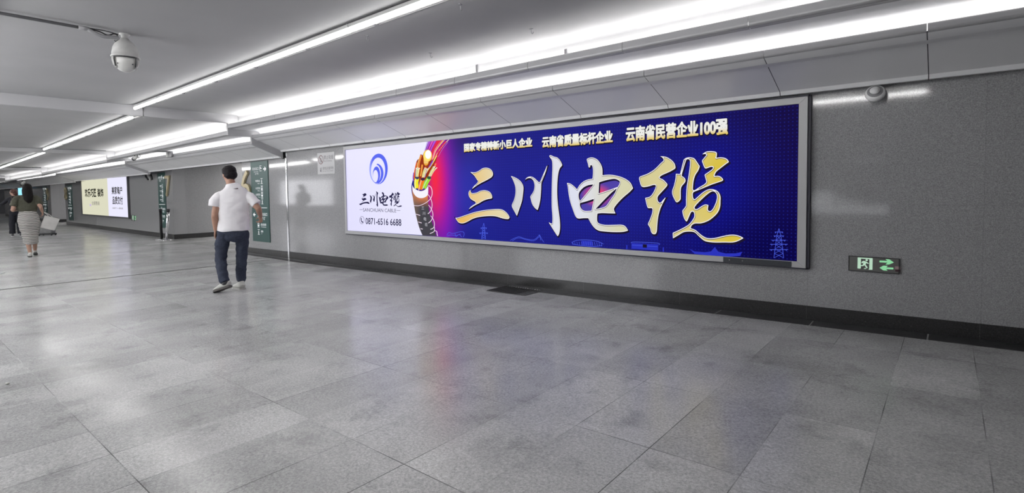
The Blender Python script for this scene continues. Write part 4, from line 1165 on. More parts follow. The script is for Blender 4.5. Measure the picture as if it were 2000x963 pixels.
# ceiling hooks
for i, (x, y, nm) in enumerate(((-3.13, 4.11, 'right of the other hooks near the bright cove'), (-4.49, 3.20, 'beside the nearest tube line conduit'), (-4.52, 4.06, 'left one of the two near the cove'), (-3.16, 3.18, 'at the very top edge, nearest the camera'))):
    t = thing('ceiling_hook', 'small steel ceiling hook ' + nm, 'hook', (x, y, 2.87), .6 * i)
    bm = bmesh.new(); box(bm, -.016, .016, -.008, .008, -.006, 0); obj('hook_plate', bm, M_grey, t)
    bm = bmesh.new(); tube(bm, [(0, 0, 0), (0, 0, -.028), (.002, 0, -.040), (.010, 0, -.050), (.020, 0, -.047), (.023, 0, -.036)], .0032, seg=8, sub=3); obj('hook_wire', bm, M_grey, t, True)

# small brackets on the upper cove
for i, x in enumerate((-4.27, -3.03)):
    bm = bmesh.new()
    box(bm, x - .016, x + .016, 4.55, 4.58, 2.70, 2.70 + (.085, .045)[i]); box(bm, x - .016, x + .016, 4.55, 4.62, 2.694, 2.70)
    tag(obj('cove_bracket', bm, M_grey), ('taller' if i == 0 else 'shorter') + ' grey metal bracket standing on the upper cove edge', 'bracket')

# ------------------------------------------------------------------ cameras, cables
t = thing('dome_camera', 'grey white dome security camera hanging from the ceiling at upper left', 'camera', (-6.16, 1.615, 2.87), math.radians(72))
M_cam = mat('camera_housing', (.50, .50, .49), .42, ncol=.10, nscale=14); M_cam2 = mat('camera_ball', (.62, .62, .60), .3)
bm = bmesh.new(); lathe(bm, [(.001, .0), (.045, .0), (.045, -.010), (.030, -.012), (.030, -.055), (.001, -.056)]); obj('mount', bm, M_cam, t, True)
bm = bmesh.new(); lathe(bm, [(.001, -.045), (.034, -.045), (.038, -.060), (.062, -.078), (.086, -.105), (.100, -.140), (.108, -.180), (.111, -.215), (.118, -.219), (.118, -.227), (.104, -.229), (.001, -.230)], seg=32); obj('housing', bm, M_cam, t, True)
bm = bmesh.new()
ball(bm, (0, 0, -.262), (.098, .098, .105), 28); obj('camera_head', bm, M_cam2, t, True)
for s in (-1, 1):
    bm = bmesh.new()
    pr = []
    for k in range(9):
        a_ = math.radians(90 + s * (52 + k * 5)); pr.append((math.cos(a_), math.sin(a_)))
    rows = []
    for zz, rr in ((-.228, .112), (-.26, .110), (-.30, .100), (-.335, .082)):
        rows.append([bm.verts.new((p[0] * rr, -p[1] * rr, zz)) for p in pr])
    for a, b in zip(rows, rows[1:]):
        for k in range(8): bm.faces.new((a[k], a[k + 1], b[k + 1], b[k]))
    bmesh.ops.solidify(bm, geom=list(bm.faces), thickness=.01)
    obj('side_fin', bm, M_cam, t, True)
bm = bmesh.new()
arcp = [(math.sin(math.radians(a_)) * .112, -math.cos(math.radians(a_)) * .112) for a_ in range(-50, 51, 10)]
tube(bm, [(arcp[0][0] * .90, arcp[0][1] * .90, -.325), (arcp[0][0], arcp[0][1], -.262)] + [(p[0], p[1], -.237) for p in arcp] + [(arcp[-1][0], arcp[-1][1], -.262), (arcp[-1][0] * .90, arcp[-1][1] * .90, -.325)], .0045, seg=6)
obj('seal', bm, M_dark, t, True)
for s in (-1, 1):
    bm = bmesh.new(); ball(bm, (s * .058, -.079, -.30), .0055, 8); obj('screw', bm, M_dark, t, True)
bm = bmesh.new(); tube(bm, [(-.05, .02, -.06), (-.075, .03, -.075), (-.082, .03, -.062)], .004, seg=6); obj('safety_ring', bm, M_dark, t, True)

t = thing('cable_conduit', 'grey steel pipe on the ceiling leading to the dome camera', 'conduit', (-6.10, -.35, 2.84))
bm = bmesh.new(); tube(bm, [(0, -1.9, 0), (0, 1.66, 0)], .014, seg=12); obj('pipe', bm, mat('dark_conduit', (.13, .13, .135), .45), t, True)
bm = bmesh.new(); tube(bm, [(0, 1.60, 0), (0, 1.68, 0)], .020, seg=12); obj('coupling', bm, M_grey, t, True)
t = thing('camera_cable', 'sagging grey flexible hose and cables between pipe and dome camera', 'cable', (-6.10, 1.33, 2.84))
bm = bmesh.new(); tube(bm, [(0, -.02, 0), (.01, .05, -.035), (0, .11, -.045), (-.01, .16, -.035), (-.02, .20, -.030), (-.03, .225, -.025)], .017, seg=10, sub=6)
for v in bm.verts: v.co += v.co.normalized() * .0
obj('hose', bm, M_grey, t, True)
bm = bmesh.new(); tube(bm, [(0, -.04, .0), (-.015, .07, .0), (-.02, .14, -.02), (-.02, .19, .003), (-.04, .225, .0)], .006, seg=6, sub=6); obj('cable', bm, M_black, t, True)
bm = bmesh.new(); tube(bm, [(.01, -.04, .004), (.012, .08, .008), (.01, .15, .006), (-.03, .225, .006)], .005, seg=6, sub=6); obj('cable', bm, M_dark, t, True)

def bullet(loc, label, rz, s=1.0):
    t = thing('bullet_camera', label, 'camera', loc, rz); t.scale = (s, s, s)
    bm = bmesh.new(); lathe(bm, [(.001, 0), (.035, 0), (.035, -.015), (.012, -.02), (.012, -.10), (.001, -.10)], seg=12); obj('mount', bm, M_dark, t, True)
    bm = bmesh.new(); loft(bm, [(-.02, 0, -.15, .05, .055), (.20, 0, -.10, .05, .055)], side=(0, 1, 0), seg=16); obj('housing', bm, M_cam2, t, True)
    bm = bmesh.new(); loft(bm, [(-.10, 0, -.168, .058, .064), (-.02, 0, -.15, .056, .062)], side=(0, 1, 0), seg=16); obj('hood', bm, M_dark, t, True)
    bm = bmesh.new(); tube(bm, [(.19, 0, -.11), (.30, 0, -.15), (.40, 0, -.12), (.40, 0, -.04), (.36, 0, 0)], .011, seg=8, sub=5); obj('cable', bm, M_grey, t, True)
    return t
bullet((-17.0, 4.56, 2.42), 'white bullet security camera hanging under the cove above the number 7 sign', .1, .8)
bullet((-33.9, 4.56, 2.09), 'tiny distant bullet camera hanging under the cove above the woman', .1, 1.3)
bm = bmesh.new(); box(bm, -15.70, -15.33, 4.90, 4.95, 2.27, 2.42); bevel(bm, .01)
t = tag(obj('hanging_box', bm, mat('box_grey', (.22, .22, .23), .3, metal=.5)), 'small grey metal box hanging at the cove edge left of the man', 'box')
bm = bmesh.new(); box(bm, -15.66, -15.56, 4.894, 4.902, 2.28, 2.41); o = obj('label_strip', bm, M_lite, t)
bm = bmesh.new(); box(bm, -15.70, -15.34, 4.60, 4.90, 2.405, 2.42); obj('bracket', bm, M_grey, t)
# bundle of loose cables
t = thing('cable_bundle', 'loose dark cables dangling from the soffit left of the number 7 sign', 'cable', (-20.7, Y2 - .10, 2.09))
for P in ([(-.45, -.06, .0), (-.40, -.04, -.04), (-.25, 0, -.02), (-.20, 0, -.16), (-.05, .02, -.27)], [(.05, -.02, .0), (.20, 0, -.06), (.28, .02, -.17), (.27, .04, -.28)], [(-.48, -.05, -.02), (-.42, -.02, -.10), (-.38, 0, -.08)]):
    bm = bmesh.new(); tube(bm, P, .03, seg=8, sub=5); obj('cable', bm, M_dark, t, True)
bm = bmesh.new(); loft(bm, [(-.22, .03, .0, .06, .02), (-.05, .04, -.14, .08, .02), (.12, .05, -.30, .05, .02)], side=(1, 0, 0), seg=10); obj('cover_strip', bm, mat('cable_tape', (.30, .30, .29), .5), t, True)

# ------------------------------------------------------------------ floor things
t = thing('floor_drain', 'dark slotted drain grate in the floor at the foot of the wall', 'drain', (-4.38, 5.34, fz(-4.38) + .001))
bm = bmesh.new()
sl = .0159
for x0_, x1_, y0_, y1_ in ((-.32, .32, -.205, -.19), (-.32, .32, .19, .205), (-.32, -.305, -.19, .19), (.305, .32, -.19, .19)): box(bm, x0_, x1_, y0_, y1_, -.004, .007)
obj('frame', bm, mat('drain_iron', (.10, .10, .10), .5, metal=.6), t)
for k in range(15):
    x_ = -.28 + k * .04
    bm = bmesh.new(); box(bm, x_ - .009, x_ + .009, -.19, .19, -.004, .006); obj('bar', bm, mat('drain_iron', (.1, .1, .1)), t)
bm = bmesh.new(); box(bm, -.30, .30, -.19, .19, -.004, .0012); obj('pit', bm, M_black, t)
for k in range(14):
    bm = bmesh.new(); ball(bm, (-.26 + k * .04, .20, .008), (.010, .006, .004), 8)
    obj('knob', bm, M_steel, t, True)

def barrier(loc, lean, mpost, label, strap=True):
    t = thing('barrier_post', label, 'barrier post', loc, 0)
    bm = bmesh.new(); lathe(bm, [(.001, 0), (.17, 0), (.17, .012), (.05, .035), (.001, .04)], seg=28); obj('base', bm, M_chrome, t, True)
    d = Vector((lean, 0, .92))
    bm = bmesh.new(); tube(bm, [(0, 0, .03), tuple(d)], .038, seg=16); obj('pole', bm, mpost, t, True)
    bm = bmesh.new(); tube(bm, [tuple(d * .965), tuple(d * 1.05)], .048, seg=16); obj('belt_head', bm, M_dark, t, True)
barrier((-19.02, 5.72, -.10), -.0, M_black, 'black upright barrier post in front of the green sign')
barrier((-18.62, 5.73, -.10), .26, M_chrome, 'chrome barrier post leaning to the right beside the black post')

# litter
bm = bmesh.new(); loft(bm, [(-.035, 0, .004, .002, .001), (-.01, .003, .006, .010, .003), (.015, .006, .008, .009, .003), (.038, .004, .016, .002, .001)], side=(0, 1, 0), seg=8)
tag(obj('paper_scrap', bm, mat('paper', (.6, .6, .56), .7), loc=(-5.16, .552, fz(-5.16) + .001)), 'small curled white scrap lying on the tiles at lower left', 'litter')
bm = bmesh.new(); loft(bm, [(-.16, 0, .008, .010, .006), (.0, .0, .010, .012, .007), (.14, .01, .008, .010, .006)], side=(0, 1, 0), seg=8)
o = tag(obj('paper_roll', bm, mat('paper_white', (.85, .85, .85), .6), loc=(-13.3, 1.42, -.099)), 'thin white rolled paper strip on the floor at the left edge', 'litter'); o.rotation_euler = (0, 0, -.5)

# ------------------------------------------------------------------ suitcase beyond the woman
t = thing('suitcase', 'small grey wheeled suitcase beyond the tote bag', 'suitcase', (-24.85, 3.93, -.10), math.radians(50))
bm = bmesh.new(); box(bm, -.20, .20, -.12, .12, .07, .46); bevel(bm, .03, 3); obj('shell', bm, mat('suitcase_grey', (.20, .20, .20), .4, ncol=.2, nscale=12), t, True)
bm = bmesh.new(); box(bm, -.22, .22, -.135, .135, .035, .075); bevel(bm, .008); obj('base', bm, M_black, t)
for sx_ in (-1, 1):
    for sy2 in (-1, 1):
        bm = bmesh.new(); lathe(bm, [(.001, -.014), (.025, -.014), (.025, .014), (.001, .014)], c=(sx_ * .19, sy2 * .11, .025), seg=12, axis='X'); obj('wheel', bm, M_dark, t, True)
bm = bmesh.new(); tube(bm, [(-.09, .12, .3), (-.09, .12, .62), (.09, .12, .62), (.09, .12, .3)], .009, seg=8); obj('handle', bm, M_grey, t)

# far lit screen
t = thing('video_screen', 'distant blue lit screen beyond the two women', 'screen', (-44.7, Y3 - .03, 1.38))
bm = bmesh.new(); box(bm, -1.2, 1.1, -.03, .03, 0, .62); obj('display', bm, mat('blue_display', (.22, .52, .68), emit=1.0, ), t)
bm = bmesh.new()
for q in ((-1.26, -1.2, -.06, .68), (1.1, 1.16, -.06, .68), (-1.2, 1.1, -.06, 0), (-1.2, 1.1, .62, .68)): box(bm, q[0], q[1], -.035, .03, q[2], q[3])
obj('frame', bm, M_dark, t)

# ------------------------------------------------------------------ people
M_skin = mat('skin', (.42, .235, .165), .5, ncol=.06, nscale=20)
M_skin2 = mat('skin_light', (.45, .27, .20), .5)
V = Vector
def capsule(bm, a, b, ra, rb, seg=12):
    a, b = V(a), V(b); d = (b - a)
    if d.length < 1e-6: return
    n = d.normalized(); P = []
    for k in range(4): f = math.sin(PI / 2 * k / 4); P.append((*(a - n * ra * (1 - f) * 1.0), ra * math.sqrt(max(1 - (1 - f) ** 2, .02)), ra * math.sqrt(max(1 - (1 - f) ** 2, .02))))
    P.append((*a, ra, ra)); P.append((*b, rb, rb))
    for k in range(3, -1, -1): f = math.sin(PI / 2 * k / 4); P.append((*(b + n * rb * (1 - f)), rb * math.sqrt(max(1 - (1 - f) ** 2, .02)), rb * math.sqrt(max(1 - (1 - f) ** 2, .02))))
    loft(bm, P, seg=seg, sub=1)

def hand(bm, wrist, d, back, side, curl=.35, k=1.0):
    """d: towards the fingers, back: out of the back of the hand, side: towards the thumb"""
    w_, d, nb = V(wrist), V(d).normalized(), V(back).normalized(); s = V(side).normalized()
    loft(bm, [(*(w_ - d * .02 * k), .026 * k, .019 * k), (*(w_ + d * .02 * k), .034 * k, .018 * k), (*(w_ + d * .055 * k), .041 * k, .017 * k), (*(w_ + d * .088 * k), .040 * k, .014 * k)], side=s, seg=14, sub=2)
    for i, (off, L) in enumerate(((.029, .070), (.010, .078), (-.010, .073), (-.029, .058))):
        p = w_ + (d * .082 + s * off) * k; dd = d.copy(); r = .0088 * k
        for j, f in enumerate((.45, .32, .23)):
            ang = curl * (.7 + .5 * j) + .05 * i
            dd = (dd * math.cos(ang) - nb * math.sin(ang)).normalized()
            q = p + dd * L * f * k
            capsule(bm, p, q, r, r * .93, 10); p, r = q, r * .93
    p = w_ + (d * .02 + s * .026) * k; dd = (d * .72 + s * .62 - nb * .25).normalized()
    for L, r in ((.038, .0115), (.030, .0098), (.024, .0088)):
        q = p + dd * L * k; capsule(bm, p, q, r * k, r * .92 * k, 10); p = q; dd = (dd * .9 + d * .3 - nb * .25).normalized()

def head(bm, c, R, k=1.0):
    """head with face; local x right, y forward, z up"""
    T = lambda p: V(c) + R @ (V(p) * k)
    ball(bm, T((0, -.008, .025)), (.076 * k, .095 * k, .088 * k), 24, R)
    ball(bm, T((0, .018, -.035)), (.062 * k, .074 * k, .075 * k), 20, R)
    ball(bm, T((0, .050, -.080)), (.034 * k, .036 * k, .028 * k), 16, R)      # chin
    loft(bm, [(*T((0, .085, .010)), .008 * k, .008 * k), (*T((0, .102, -.018)), .012 * k, .012 * k), (*T((0, .094, -.034)), .017 * k, .010 * k)], side=R @ V((1, 0, 0)), seg=10, sub=2)
    for s in (-1, 1):
        ball(bm, T((s * .077, -.005, -.012)), (.010 * k, .020 * k, .032 * k), 12, R)     # ears
        ball(bm, T((s * .036, .070, -.022)), (.022 * k, .018 * k, .018 * k), 12, R)      # cheeks
        ball(bm, T((s * .030, .078, .022)), (.022 * k, .012 * k, .007 * k), 12, R)       # brow
    ball(bm, T((0, .083, -.056)), (.024 * k, .010 * k, .006 * k), 12, R)                 # lips
    ball(bm, T((0, .082, -.066)), (.020 * k, .010 * k, .006 * k), 12, R)
def eyes(c, R, parent, k=1.0):
    T = lambda p: V(c) + R @ (V(p) * k)
    for s in (-1, 1):
        bm = bmesh.new(); ball(bm, T((s * .030, .078, .004)), (.012 * k, .010 * k, .009 * k), 12, R); e = obj('eye', bm, mat('eye_white', (.7, .68, .66), .3), parent, True)
        bm = bmesh.new(); ball(bm, T((s * .030, .0865, .004)), (.005 * k, .003 * k, .005 * k), 10, R); obj('iris', bm, M_black, e, True)

def shoe(name, heel, toe, up, parent, mu, ms, k=1.0, ankle=None):
    heel, toe, up = V(heel), V(toe), V(up).normalized(); d = (toe - heel); L = d.length; d.normalize(); s = d.cross(up).normalized(); up = s.cross(d)
    P = lambda a, h, ra, rb: (*(heel + d * a * L + up * h), ra, rb)
    bm = bmesh.new()
    loft(bm, [P(.0, .050, .022 * k, .030), P(.06, .055, .036 * k, .042), P(.25, .060, .040 * k, .048), P(.45, .055, .041 * k, .042), P(.70, .042, .047 * k, .030), P(.92, .032, .040 * k, .022), P(1.0, .026, .018 * k, .012)], side=s, seg=18, sub=4)
    loft(bm, [P(.10, .06, .036 * k, .040), (*(heel + d * .20 * L + up * .10), .036 * k, .045 * k)], side=s, seg=16, sub=1)
    if ankle is not None:
        an = V(ankle); m0 = heel + d * .22 * L + up * .05
        loft(bm, [(*m0, .040 * k, .050), (*m0.lerp(an, .75), .041 * k, .046)], side=s, seg=16, sub=1)
    sh = blob(name, bm, mu, parent, .006, 3)
    if ankle is not None:
        bm = bmesh.new(); loft(bm, [(*m0, .036 * k, .042), (*(m0 + (an - m0) * 1.5), .042 * k, .046)], side=s, seg=16, sub=1); obj('sock', bm, M_dark, parent, True)
    bm = bmesh.new()
    out = [(-.02, .028), (.02, .036), (.2, .038), (.45, .037), (.7, .050), (.9, .044), (1.0, .022), (1.02, 0)]
    top, bot = [], []
    ring = [(a, w_) for a, w_ in out] + [(a, -w_) for a, w_ in out[::-1][1:]]
    for a, w_ in ring:
        top.append(bm.verts.new(heel + d * a * L + s * w_ * k + up * .026)); bot.append(bm.verts.new(heel + d * a * L + s * w_ * k + up * .0))
    bm.faces.new(top); bm.faces.new(bot[::-1])
    for i in range(len(top)): bm.faces.new((top[i], top[(i + 1) % len(top)], bot[(i + 1) % len(top)], bot[i]))
    obj('sole', bm, ms, sh)
    return sh

def place(o, x, y, rz):
    o.location = (x, y, fz(x)); o.rotation_euler = (0, 0, rz)

# --- man in the white T-shirt, seen from behind, local y = away from the camera
def man():
    k = 1.0
    hr = Matrix.Rotation(math.radians(22), 3, 'Z') @ Matrix.Rotation(math.radians(-14), 3, 'X')
    hc = V((.0, .035, 1.655))
    bm = bmesh.new()
    head(bm, hc, hr, 1.06)
    loft(bm, [(.02, -.01, 1.44, .072, .068), (.015, .0, 1.52, .060, .062), (.005, .015, 1.58, .060, .068)], side=(1, 0, 0), seg=18)
    loft(bm, [(.03, .03, .84, .165, .115), (.03, .02, 1.0, .165, .115), (.035, .01, 1.2, .170, .110), (.04, 0, 1.34, .150, .085), (.03, -.005, 1.42, .08, .06)], side=(1, 0, 0), seg=24)
    # left arm hangs, right arm swings out and forward
    sl_, el, wl = V((-.140, -.005, 1.335)), V((-.200, -.035, 1.10)), V((-.198, .045, .865))
    loft(bm, [(*sl_, .058, .058), (*(sl_.lerp(el, .5)), .050, .050), (*el, .041, .043), (*(el.lerp(wl, .35)), .042, .042), (*wl, .026, .030)], seg=16)
    hand(bm, wl, (-.08, .12, -1), (-1, -.15, .05), (.15, 1, .1), .30, 1.02)
    sr, er, wr_ = V((.215, -.005, 1.335)), V((.350, -.11, 1.17)), V((.385, .10, 1.045))
    loft(bm, [(*sr, .058, .058), (*(sr.lerp(er, .5)), .050, .050), (*er, .042, .043), (*(er.lerp(wr_, .35)), .041, .041), (*wr_, .027, .029)], seg=16)
    hand(bm, wr_, (.0, .45, -.85), (.75, -.5, -.2), (-.5, .75, .3), .85, 1.0)
    # legs
    hl, kl, al = V((-.085, .03, .86)), V((-.140, .06, .465)), V((-.095, -.19, .145))
    hr_, kr, ar = V((.125, .03, .86)), V((.118, .10, .46)), V((.098, .06, .10))
    for h_, kn, an in ((hl, kl, al), (hr_, kr, ar)):
        loft(bm, [(*h_, .085, .09), (*h_.lerp(kn, .5), .075, .08), (*kn, .048, .050), (*kn.lerp(an, .35), .040, .042), (*an, .033, .035)], side=(1, 0, 0), seg=16)
    body = blob('person', bm, M_skin, None, .0055, 3)
    tag(body, 'man in white T-shirt and dark jeans walking away, seen from behind', 'person')
    eyes(hc, hr, body, 1.06)
    # hair
    bm = bmesh.new()
    T = lambda p: hc + hr @ (V(p) * 1.06)
    ball(bm, T((0, -.016, .040)), (.086 * 1.06, .100 * 1.06, .082 * 1.06), 28, hr)
    ball(bm, T((0, -.045, -.012)), (.081 * 1.06, .068 * 1.06, .072 * 1.06), 22, hr)
    for s in (-1, 1): ball(bm, T((s * .066, -.020, .012)), (.020, .045, .05), 14, hr)
    ball(bm, T((0, .050, .080)), (.070 * 1.06, .045 * 1.06, .032 * 1.06), 18, hr)
    hair = blob('hair', bm, mat('black_hair', (.010, .008, .010), .6, spec=.2, ncol=.5, nscale=60, bump=.3), body, .006, 3, .006, 26)
    # T-shirt
    bm = bmesh.new()
    loft(bm, [(.028, .035, .845, .210, .150), (.028, .035, .87, .211, .152), (.030, .03, 1.0, .203, .150), (.035, .015, 1.15, .203, .145), (.04, .0, 1.28, .208, .130), (.042, -.005, 1.35, .208, .112), (.042, -.008, 1.405, .190, .098), (.038, -.008, 1.45, .145, .088), (.030, -.006, 1.49, .100, .080), (.024, -.004, 1.525, .078, .074)], side=(1, 0, 0), seg=32, sub=4)
    loft(bm, [(-.085, -.005, 1.350, .060, .070), (-.140, -.008, 1.340, .068, .072), (-.185, -.018, 1.28, .072, .072), (-.203, -.028, 1.205, .070, .075)], side=(0, 1, 0), seg=20, sub=3)
    loft(bm, [(.160, -.005, 1.350, .060, .070), (.225, -.010, 1.345, .068, .070), (.285, -.05, 1.285, .072, .070), (.335, -.085, 1.222, .068, .070)], side=(0, 1, 0), seg=20, sub=3)
    shirt = blob('t_shirt', bm, mat('white_cotton', (.88, .86, .88), .85, bump=.15, nscale=40), body, .007, 4, .010, 7)
    bm = bmesh.new()
    for i, P in enumerate(([(-.03, 0), (.03, .012), (.034, -.004), (.0, -.006)],)):
        f = [bm.verts.new((.072 + p[0], -.100, 1.452 + p[1])) for p in P]; g2 = [bm.verts.new((v.co.x, v.co.y + .03, v.co.z)) for v in f]
        bm.faces.new(f); bm.faces.new(g2[::-1])
        for j in range(4): bm.faces.new((f[j], f[(j + 1) % 4], g2[(j + 1) % 4], g2[j]))
    obj('chest_print', bm, mat('shirt_print', (.10, .08, .08), .7), shirt)['label'] = 'small dark mark below the collar'
    # jeans
    bm = bmesh.new()
    loft(bm, [(.028, .035, .90, .180, .130), (.028, .03, .83, .190, .138), (.020, .03, .74, .182, .130), (.012, .03, .70, .150, .10)], side=(1, 0, 0), seg=28)
    loft(bm, [(-.085, .03, .84, .100, .118), (-.118, .045, .70, .092, .105), (-.138, .06, .56, .080, .088), (-.145, .05, .45, .073, .080), (-.140, -.04, .34, .072, .078), (-.122, -.13, .235, .064, .070), (-.100, -.188, .150, .054, .058)], side=(1, 0, 0), seg=22)
    loft(bm, [(.125, .03, .84, .100, .118), (.128, .05, .70, .092, .105), (.120, .08, .56, .082, .090), (.114, .09, .44, .076, .082), (.110, .08, .30, .070, .076), (.102, .065, .18, .062, .070), (.098, .06, .115, .060, .070)], side=(1, 0, 0), seg=22)
    blob('jeans', bm, mat('dark_denim', (.028, .036, .062), .85, ncol=.35, nscale=70, bump=.2), body, .007, 3, .013, 9)
    shm = mat('sneaker_upper', (.58, .58, .54), .6, ncol=.1, nscale=40); shs = mat('sneaker_sole', (.10, .09, .085), .7)
    shoe('shoe', (-.035, -.225, .085), (-.235, -.07, .0), (.40, -.10, 1), body, shm, shs, 1.18, (-.100, -.19, .150))
    s2 = shoe('shoe', (.118, -.05, .0), (.020, .215, .0), (0, 0, 1), body, shm, mat('sneaker_sole_light', (.45, .44, .42), .6), 1.22, (.100, .035, .12))
    for o_, P in ((s2, [(.075, -.03, .105), (.115, -.045, .085), (.15, -.02, .06)]),):
        bm = bmesh.new(); tube(bm, P, .006, seg=6, sub=3); obj('stripe', bm, M_dark, o_, True)
    place(body, -7.88, 3.24, math.radians(67))
man()

# --- woman in the green top with the tote bag
def woman():
    hr = Matrix.Rotation(math.radians(6), 3, 'Z') @ Matrix.Rotation(math.radians(-8), 3, 'X')
    hc = V((-.01, .03, 1.585))
    bm = bmesh.new()
    head(bm, hc, hr, 1.0)
    loft(bm, [(-.03, 0, 1.40, .06, .058), (-.02, .0, 1.45, .050, .052), (-.01, .015, 1.53, .050, .055)], side=(1, 0, 0), seg=16)
    loft(bm, [(-.02, .02, .90, .165, .13), (-.025, .02, 1.1, .125, .10), (-.03, .01, 1.3, .150, .10), (-.03, 0, 1.40, .09, .06)], side=(1, 0, 0), seg=22)
    a, b, c_ = V((-.19, 0, 1.36)), V((-.275, -.05, 1.11)), V((-.20, .17, 1.10))
    loft(bm, [(*a, .052, .052), (*a.lerp(b, .5), .047, .047), (*b, .042, .040), (*b.lerp(c_, .4), .036, .036), (*c_, .024, .026)], seg=14)
    hand(bm, c_, (.35, .9, .25), (-.6, .2, -.4), (.2, -.1, 1), .5, .92)
    a, b, c_ = V((.135, 0, 1.36)), V((.200, -.07, 1.16)), V((.228, .06, 1.04))
    loft(bm, [(*a, .052, .052), (*a.lerp(b, .5), .047, .047), (*b, .040, .040), (*b.lerp(c_, .4), .035, .036), (*c_, .024, .026)], seg=14)
    hand(bm, c_, (.05, .1, -1), (1, -.1, .1), (0, 1, 0), .9, .92)
    for h_, kn, an in ((V((-.10, .02, .9)), V((-.06, .02, .48)), V((-.022, -.02, .09))), (V((.07, .02, .9)), V((.07, .12, .50)), V((.066, .30, .12)))):
        loft(bm, [(*h_, .09, .09), (*kn, .055, .06), (*kn.lerp(an, .35), .054, .058), (*an, .032, .036)], side=(1, 0, 0), seg=14)
        ball(bm, an + V((0, .05, -.04)), (.035, .07, .035), 12)
    body = blob('person', bm, M_skin2, None, .007, 3)
    tag(body, 'woman with long black hair, olive top and striped skirt, walking away', 'person')
    eyes(hc, hr, body, 1.0)
    bm = bmesh.new()
    ball(bm, hc + V((0, -.012, .035)), (.088, .102, .092), 24, hr)
    loft(bm, [(-.01, -.04, 1.62, .085, .07), (-.015, -.065, 1.52, .095, .062), (-.005, -.09, 1.43, .092, .050), (.0, -.115, 1.36, .080, .045), (.01, -.125, 1.30, .058, .035), (.015, -.125, 1.255, .022, .016)], side=(1, 0, 0), seg=20)
    blob('hair', bm, mat('long_black_hair', (.008, .006, .006), .6, spec=.15, ncol=.5, nscale=40, stretch=(4, 4, .6), bump=.3), body, .007, 3, .006, 22)
    bm = bmesh.new()
    loft(bm, [(-.03, .02, 1.06, .165, .135), (-.03, .02, 1.10, .178, .140), (-.03, .01, 1.22, .185, .130), (-.03, .0, 1.34, .180, .110), (-.03, -.005, 1.40, .13, .085), (-.025, 0, 1.445, .07, .065)], side=(1, 0, 0), seg=28)
    loft(bm, [(-.12, 0, 1.37, .07, .07), (-.20, -.005, 1.35, .076, .074), (-.245, -.03, 1.24, .074, .072), (-.262, -.04, 1.19, .066, .068)], side=(0, 1, 0), seg=18)
    loft(bm, [(.06, 0, 1.37, .07, .07), (.14, -.005, 1.35, .076, .074), (.175, -.02, 1.25, .072, .072), (.188, -.025, 1.20, .064, .068)], side=(0, 1, 0), seg=18)
    blob('blouse', bm, mat('olive_fabric', (.062, .062, .042), .8, ncol=.2, nscale=20), body, .008, 3, .012, 8)
    bm = bmesh.new()
    loft(bm, [(-.03, .02, 1.09, .140, .115), (-.025, .02, 1.0, .172, .140), (-.015, .02, .88, .196, .160), (-.01, .03, .74, .192, .155), (.0, .05, .58, .165, .145), (.0, .08, .42, .138, .17), (.005, .09, .30, .125, .175)], side=(1, 0, 0), seg=28)
    M_str = mat('striped_knit', (.5, .5, .5), .85); g = NG(M_str); b_ = g.n['Principled BSDF']; co = g.coord(); o = g.sep(co)
    wv = g.m('ADD', g.m('MULTIPLY', o[2], 27.0), g.rng(g.noise(co, 5, 2), 0, 1, -.7, .7))
    g.l.new(g.mix(g.m('LESS_THAN', g.m('FRACT', wv), .36), (.52, .50, .47, 1), (.065, .06, .06, 1)), b_.inputs['Base Color'])
    blob('skirt', bm, M_str, body, .008, 3, .012, 7)
    shm = mat('canvas_shoe', (.62, .61, .58), .6)
    shoe('shoe', (-.022, -.07, .0), (-.03, .16, .0), (0, 0, 1), body, shm, mat('rubber_sole', (.08, .08, .08), .7), .88)
    shoe('shoe', (.066, .25, .055), (.075, .47, .0), (0, .2, 1), body, shm, mat('rubber_sole', (.08, .08, .08), .7), .88)
    place(body, -16.45, 2.30, math.radians(66.5 + 15.5))
    return body
wo = woman()
def in_frame(o, p):
    return Matrix.Translation(o.location) @ Matrix.Rotation(o.rotation_euler.z, 4, 'Z') @ V(p)
# tote bag hanging from her hand
pb = in_frame(wo, (.30, .04, .63))
t = thing('tote_bag', 'white tote bag hanging from the right hand of the woman in olive', 'bag', pb, wo.rotation_euler.z)
t.rotation_euler = (0, math.radians(20), wo.rotation_euler.z)
M_tote = mat('tote_canvas', (.56, .55, .53), .8, ncol=.08, nscale=9, bump=.2)
bm = bmesh.new(); vs = box(bm, -.135, .135, -.055, .055, 0, .30)
for v in bm.verts:
    if v.co.z > .1: v.co.y *= .75; v.co.x *= 1.06
bevel(bm, .012, 3); obj('bag_body', bm, M_tote, t, True)
bm = bmesh.new(); box(bm, -.13, .13, -.034, .034, .302, .306); obj('opening', bm, M_dark, t)
for yy in (-.035, .035):
    bm = bmesh.new(); tube(bm, [(-.06, yy, .27), (-.095, yy, .32), (-.180, yy * .3, .365), (-.09, yy, .345), (.06, yy, .27)], .007, seg=6, sub=4); obj('handle', bm, M_tote, t, True)

